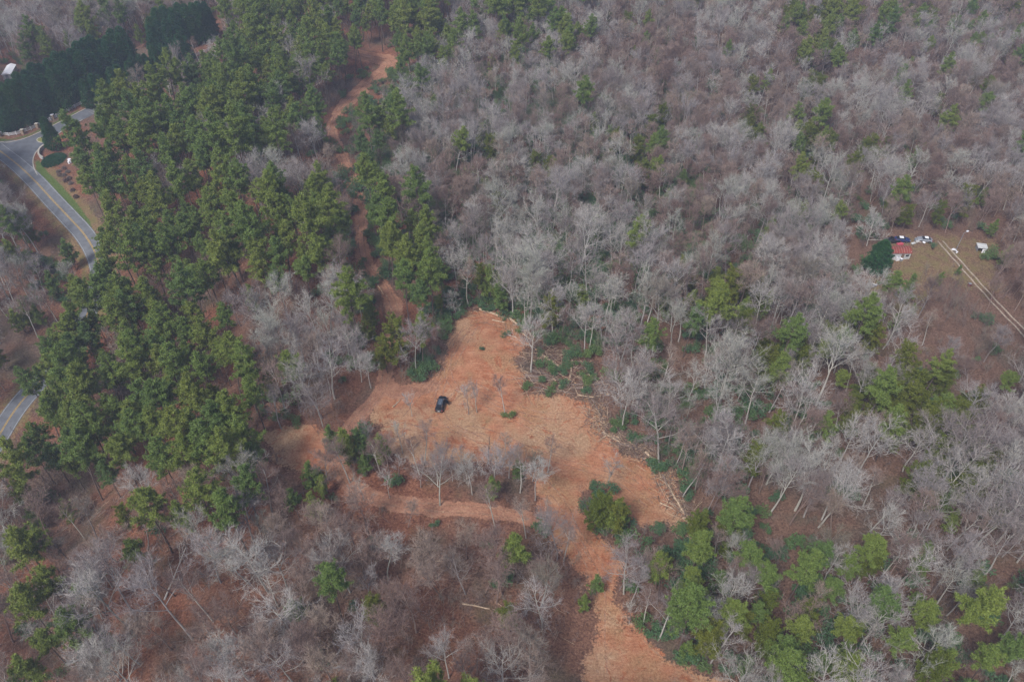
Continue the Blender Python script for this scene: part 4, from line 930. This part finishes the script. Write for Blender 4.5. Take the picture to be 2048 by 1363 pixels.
car(1848, 482, R(80), M['greymetal'], 'old grey car among scrap to the right of the cabin', roof=M['white'], kind_='sedan', L_=4.3)

# ------------------------------------------------------------------ cabin and yard
e = empty('cabin', G(1792, 512)); tag(e, 'small pale cabin with a rusty red ribbed curved roof', 'cabin')
LX, LY, HW = 3.15, 1.7, 2.3
bmx('front_wall', (-LX, -LY, -.3), (LX, -LY + .12, HW), M['siding'], e); bmx('rear_wall', (-LX, LY - .12, -.3), (LX, LY, HW), M['siding'], e)
for s in (-1, 1): bmx('end_wall', (s * (LX - .06) - .06, -LY + .12, -.3), (s * (LX - .06) + .06, LY - .12, HW + .45), M['siding'], e)
na = 9; ya = np.linspace(-LY - .25, LY + .25, na); za = HW + .04 + .85 * np.cos(ya / (LY + .25) * math.pi / 2) ** .9
rb_ = empty('roof', (0, 0, 0)); rb_.parent = e; npn = 9; wdt = (2 * LX + .4) / npn
def arch(x0, x1, lift, th):
    b = MB(); V = np.concatenate([np.stack([np.full(na, xx), ya, za + dz], 1) for xx in (x0, x1) for dz in (lift, lift + th)])
    i = np.arange(na - 1); o = [0, na, 2 * na, 3 * na]
    q = [np.stack([i + o[1], i + o[3], i + 1 + o[3], i + 1 + o[1]], 1), np.stack([i + o[0], i + 1 + o[0], i + 1 + o[2], i + o[2]], 1), np.stack([i + o[0], i + o[1], i + 1 + o[1], i + 1 + o[0]], 1), np.stack([i + o[2], i + 1 + o[2], i + 1 + o[3], i + o[3]], 1)]
    b.add(V, q=np.concatenate(q)); return b
for k in range(npn):
    x0 = -LX - .2 + k * wdt; obj('roof_panel', arch(x0 + .01, x0 + wdt - .01, 0, .04).mesh('roof_panel', [M['redroof']]), rb_)
    if k: obj('roof_rib', arch(x0 - .045, x0 + .045, .045, .09).mesh('roof_rib', [M['rib']]), rb_)
d_ = bmx('door', (.5, -LY - .03, 0), (1.35, -LY, 2.0), M['timber'], e); bmx('handle', (1.2, -LY - .07, .95), (1.28, -LY - .03, 1.03), M['rim'], d_)
for x0 in (-2.2, 1.8): w_ = bmx('window', (x0, -LY - .02, 1.0), (x0 + .9, -LY, 1.75), M['glass'], e); bmx('sill', (x0 - .05, -LY - .08, .93), (x0 + .95, -LY - .001, 1.0), M['white'], w_)
def prop_box(name, px, py, rz, parts, label, cat, dz=0):
    e = empty(name, G(px, py) + Vector((0, 0, dz)), rz); tag(e, label, cat)
    for nm, lo, hi, m_ in parts: bmx(nm, lo, hi, m_, e)
    return e
prop_box('white_tank', 1794, 520, .1, [('tank_body', (-.5, -.4, 0), (.5, .4, 1.3), M['white']), ('tank_lid', (-.3, -.3, 1.3), (.3, .3, 1.45), M['greymetal'])], 'white tank standing against the front of the cabin', 'tank')
prop_box('washing_machine', 1802, 521, .3, [('cabinet', (-.35, -.35, 0), (.35, .35, .7), M['greymetal']), ('lid', (-.33, -.33, .7), (.33, .33, .74), M['white'])], 'low grey appliance beside the white tank', 'appliance')
prop_box('storage_bin', 1776, 521, -.2, [('bin', (-.5, -.4, 0), (.5, .4, .6), M['white']), ('bin_lid', (-.53, -.43, .6), (.53, .43, .68), M['greymetal'])], 'pale bin at the front left corner of the cabin', 'bin')
prop_box('wheelbarrow', 1799, 491, .2, [('tray', (-.9, -.45, .3), (.9, .45, .8), M['pink']), ('wheel', (.95, -.06, 0), (1.15, .06, .35), M['tyre']), ('handle', (-1.6, -.4, .5), (-.92, -.34, .56), M['timber'])], 'faded red tub cart just behind the cabin roof', 'cart')
prop_box('barrel', 1938, 572, .2, [('drum', (-.35, -.35, 0), (.35, .35, .95), simple('dull red drum', (.16, .04, .045), .3)), ('rim', (-.38, -.38, .95), (.38, .38, 1.0), M['greymetal'])], 'dull red drum left of the driveway', 'barrel')
e = empty('shed', G(1960, 501), R(-12)); tag(e, 'small grey open-sided shed right of the driveway', 'shed')
for s in (-1, 1):
    bmx('side_wall', (s * 1.15 - .05, -1.1, -.1), (s * 1.15 + .05, 1.1, 1.7), M['greymetal'], e)
bmx('back_wall', (-1.1, 1.0, -.1), (1.1, 1.1, 1.7), M['greymetal'], e); bmx('roof', (-1.4, -1.35, 1.7), (1.4, 1.3, 1.8), M['siding'], e); bmx('door', (.1, -1.1, 0), (1.05, -1.04, 1.6), M['white'], e)
e = empty('lamp_post', G(1909, 506), R(20)); tag(e, 'tall grey yard lamp post beside the cabin driveway', 'lamp post')
m_ = MB(); m_.tubes([[0, 0, -.3, .1, 0, 7.2, .10, .07]], 8); obj('pole', m_.mesh('pole', [M['greymetal']]), e); m_ = MB(); m_.tubes([[.1, 0, 7.1, 1.0, 0, 7.5, .04, .04]], 6); obj('arm', m_.mesh('arm', [M['greymetal']]), e); bmx('lamp_head', (.9, -.2, 7.35), (1.5, .2, 7.65), M['white'], e)
def scrap(px, py, n_, sx_, label, ms, seed):
    p = G(px, py); e = empty('scrap_pile', p); tag(e, label, 'scrap pile'); r = random.Random(seed)
    for k in range(n_):
        a = Matrix.Translation((r.uniform(-sx_, sx_), r.uniform(-.9, .9), r.uniform(.1, .5))) @ Matrix.Rotation(r.uniform(0, 3), 4, 'Z') @ Matrix.Rotation(r.uniform(-.5, .5), 4, 'X'); s = (r.uniform(.2, .7), r.uniform(.15, .45), r.uniform(.05, .3))
        m_ = MB(); m_.box((-s[0], -s[1], -s[2]), s, mtx=a); obj(r.choice(['metal_sheet', 'crate', 'panel']), m_.mesh('scrap', [r.choice(ms)]), e)
scrap(1832, 484, 12, 2.2, 'pile of pale scrap and panels right of the blue car', [M['white'], M['greymetal'], M['timber'], M['siding']], 2)
scrap(1773, 486, 8, 1.2, 'dark junk heap left of the black pickup', [M['interior'], M['greymetal'], M['timber'], M['pink']], 3)
scrap(1747, 570, 6, 1.2, 'small blue-grey junk heap below the cedar', [M['greymetal'], M['siding'], M['bluecar']], 4)
scrap(1907, 503, 4, .8, 'few pale boxes at foot of the lamp post', [M['white'], M['siding']], 5)
e = empty('white_shed', G(22, 150), R(12)); tag(e, 'long white metal-roofed shed half hidden at upper left', 'shed')
bmx('wall', (-1.6, -4.5, -.4), (1.6, 4.5, 2.2), M['siding'], e)
m_ = MB(); m_.add([(-1.8, -4.8, 2.2), (1.8, -4.8, 2.2), (0, -4.8, 2.9), (-1.8, 4.8, 2.2), (1.8, 4.8, 2.2), (0, 4.8, 2.9)], q=[(0, 2, 5, 3), (2, 1, 4, 5), (0, 3, 4, 1)], t=[(0, 1, 2), (3, 5, 4)]); obj('roof', m_.mesh('roof', [M['white']]), e)
bmx('door', (-.6, -4.53, 0), (.6, -4.501, 1.9), M['greymetal'], e)

# ------------------------------------------------------------------ felled logs, stumps, slash
def log(p1, p2, r0, m_, stubs=3, seed=0):
    r = np.random.default_rng(seed); a = Vector(p1); b = Vector(p2); e = empty('fallen_log', a); n_ = 5; segs = []; pts = []
    for k in range(n_ + 1):
        t = k / n_; q = a.lerp(b, t); q.z += .05 * math.sin(t * 7 + seed); pts.append(np.array(q - a) + r.normal(size=3) * .04)
    for k in range(n_): segs.append([*pts[k], *pts[k + 1], r0 * (1 - .45 * k / n_), r0 * (1 - .45 * (k + 1) / n_)])
    m1 = MB(); m1.tubes(segs, 7); obj('log_trunk', m1.mesh('log_trunk', [m_]), e)
    d = unit(np.array(b - a)); c1 = MB(); c1.tubes([[*(pts[0] - d * .02), *(pts[0] + d * .01), r0 * .02, r0 * .97]], 7); obj('cut_end', c1.mesh('cut_end', [M['cutwood']]), e)
    for k in range(stubs):
        q = pts[int(r.integers(1, n_))]; dd = unit(d * .6 + r.normal(size=3) * .7 + np.array([0, 0, .5])); ln = r.uniform(.6, 2.2)
        m2 = MB(); m2.tubes([[*q, *(q + dd * ln), .05, .02]], 4); obj('limb', m2.mesh('limb', [m_]), e)
    return e
logs = [((959, 619), (1019, 638), .22, 1), ((1019, 638), (1062, 669), .2, 1), ((1079, 708), (1121, 735), .24, 1), ((1120, 732), (1166, 738), .18, 0), ((1062, 741), (1108, 753), .22, 0), ((1144, 722), (1140, 760), .2, 1),
        ((1068, 775), (1113, 783), .16, 0), ((1050, 752), (1110, 758), .24, 0), ((1060, 762), (1120, 760), .2, 0), ((1130, 770), (1200, 768), .2, 0), ((1140, 776), (1215, 780), .22, 0), ((1100, 780), (1150, 788), .15, 0),
        ((1160, 765), (1215, 772), .2, 0), ((1132, 705), (1146, 722), .15, 1), ((1040, 648), (1052, 668), .14, 1), ((985, 640), (1010, 646), .12, 1), ((1185, 800), (1205, 835), .15, 0), ((1205, 865), (1240, 885), .16, 1), ((1240, 888), (1290, 902), .16, 0),
        ((1290, 905), (1325, 935), .18, 1), ((1325, 950), (1345, 990), .15, 0), ((1335, 970), (1370, 1030), .17, 1), ((1320, 1005), (1350, 1020), .12, 1), ((1300, 925), (1322, 950), .12, 0), ((1365, 1035), (1398, 1062), .14, 1),
        ((1035, 660), (1062, 680), .12, 1), ((1010, 668), (1035, 676), .1, 1), ((1155, 790), (1190, 795), .12, 1), ((555, 1062), (600, 1068), .14, 0), ((925, 1207), (980, 1217), .12, 1), ((70, 1275), (105, 1262), .16, 0), ((755, 570), (768, 590), .1, 1), ((785, 815), (800, 800), .12, 1)]
items = []
for i, (a, b, r0, k) in enumerate(logs):
    p1, p2 = G(*a), G(*b); p1.z += r0 + .06 * (i % 3); p2.z += r0 * .6 + .1 * (i % 2)
    o = log(p1, p2, r0 * 1.6, M['logwood'] if k else M['logbark'], 4 if r0 > .15 else 1, i); tag(o, None, 'log', 'felled logs around the clearing')
    items.append((o, (a[0] + b[0]) / 2, (a[1] + b[1]) / 2, 'pale peeled' if k else 'grey-brown'))
auto_labels(items, 'felled log')
def stump(px, py, label):
    e = empty('stump', G(px, py)); tag(e, label, 'stump'); m_ = MB(); m_.tubes([[0, 0, -.2, 0, 0, .35, .42, .3]], 9); obj('stump_bark', m_.mesh('stump_bark', [M['logbark']]), e); c = MB(); c.tubes([[0, 0, .34, 0, 0, .352, .29, .01]], 9); obj('cut_face', c.mesh('cut_face', [M['cutwood']]), e)
    c = MB()
    for a in range(5): c.tubes([[math.cos(a * 1.26) * .3, math.sin(a * 1.26) * .3, .15, math.cos(a * 1.26) * .8, math.sin(a * 1.26) * .8, -.1, .12, .04]], 5)
    obj('roots', c.mesh('roots', [M['logbark']]), e)
for a, b, lb in [(1137, 760, 'orange-topped stump at the foot of the standing white log'), (1150, 768, 'stump right of the standing white log'), (1090, 757, 'stump among grey logs in the pile'), (1072, 700, 'stump at upper left of the log pile'), (1120, 772, 'stump at lower edge of the log pile'), (1215, 790, 'stump at right end of the log pile')]: stump(a, b, lb)
def sticks(name, poly, n_, label, seed, ln=(.5, 2.4), line=None, w_=.035, mats=None, zt=.25, spread=1.6):
    r = np.random.default_rng(seed); P = []
    if line is not None:
        Ls = smooth([unproj(*p) for p in line], 5); D = np.concatenate([[0], np.cumsum(np.hypot(*np.diff(Ls, axis=0).T))]); s = r.uniform(0, D[-1], n_)
        P = np.stack([np.interp(s, D, Ls[:, 0]), np.interp(s, D, Ls[:, 1])], 1) + r.normal(size=(n_, 2)) * spread
    else:
        lo, hi = poly.min(0), poly.max(0); P = r.uniform(lo, hi, (n_ * 4, 2)); P = P[inside(P[:, 0], P[:, 1], poly)][:n_]
    k = len(P); az_ = r.uniform(0, 6.28, k); l = r.uniform(*ln, k); z0 = H(P[:, 0], P[:, 1]) + r.uniform(.03, zt, k)
    E = P + np.stack([np.cos(az_), np.sin(az_)], 1) * l[:, None]; z1 = H(E[:, 0], E[:, 1]) + r.uniform(.03, zt * 1.6, k); ww = w_ * r.uniform(.5, 1.5, k)
    S = np.column_stack([P, z0, E, z1, ww, ww * .5]); b = MB(); mats = mats or [M['logwood'], M['logbark'], M['timber']]
    h = r.integers(0, len(mats), k)
    for q in range(len(mats)): b.tubes(S[h == q], 3, m=q)
    return tag(obj(name, b.mesh(name, mats)), label, 'branches', None, 'stuff')
PILE = poly_px([(1045, 700), (1100, 690), (1180, 720), (1230, 770), (1200, 800), (1130, 792), (1045, 788), (1040, 740)])
sticks('slash_debris', PILE, 650, 'broken branches and slash filling the log pile', 1, (.8, 4.2), zt=.9, w_=.055)
sticks('edge_slash', None, 1500, 'line of snapped branches along the right edge of the clearing', 2, (.5, 3.2), w_=.05, line=[(1180, 798), (1200, 850), (1232, 882), (1290, 905), (1328, 945), (1345, 990), (1388, 1040), (1396, 1075)], zt=.5)
sticks('tip_slash', None, 420, 'pale sticks and splinters around the top tip of the clearing', 3, (.3, 2.2), [(925, 622), (985, 626), (1035, 655), (1060, 690), (1038, 735)], zt=.35, spread=2.2)
sticks('clearing_twigs', CLEARING, 1500, 'small twigs scattered over the red clay', 4, (.15, .8), w_=.018, zt=.07)
sticks('forest_deadfall', poly_px([(-40, 960), (600, 1000), (1120, 1080), (1170, 1380), (-60, 1400)]), 900, 'dead sticks lying on the brown leaf litter', 6, (.6, 3.4), w_=.03, zt=.15, mats=[M['bark_grey'], M['logwood']])
rg_ = np.random.default_rng(12)
for i, (a, b, s, lb) in enumerate([(962, 700, .5, 'small weed tuft in the upper clearing'), (1018, 832, .9, 'low green clump at foot of the mid clearing tree'), (1012, 672, .7, 'cut green brush near the top of the clearing'), (1045, 665, .7, 'green brush heap at upper right of the clearing'),
                                   (1055, 775, .9, 'green clump at lower left corner of the log pile'), (1100, 790, .8, 'yellow-green bush below the log pile'), (1125, 775, .9, 'bush between the grey logs'), (1170, 745, 1.0, 'rounded bush right of the standing white log'), (1085, 765, .8, 'bush among the lower logs'), (1190, 705, 1.1, 'bush behind the standing white log')]):
    K = SHRUB[i % 4]; p = G(a, b); o = empty('green_bush', p, i, s * .85); obj('stem', K.trunk, o); obj('foliage', K.crown, o); tag(o, lb, 'bush')

# ------------------------------------------------------------------ haze
if HAZE > 0:
    b = MB(); b.box((-4400, -3400, -40), (4400, 5000, CAM_H + 6)); me = b.mesh('haze', [])
    m = bpy.data.materials.new('haze'); m.use_nodes = True; t = m.node_tree; t.nodes.clear(); o_ = N(t, 'ShaderNodeOutputMaterial'); pv = N(t, 'ShaderNodeVolumePrincipled')
    pv.inputs['Color'].default_value = (.68, .77, 1.0, 1); pv.inputs['Density'].default_value = HAZE; pv.inputs['Anisotropy'].default_value = .2
    L(t, pv.outputs[0], o_.inputs['Volume']); me.materials.append(m); tag(obj('haze', me), kind='stuff')
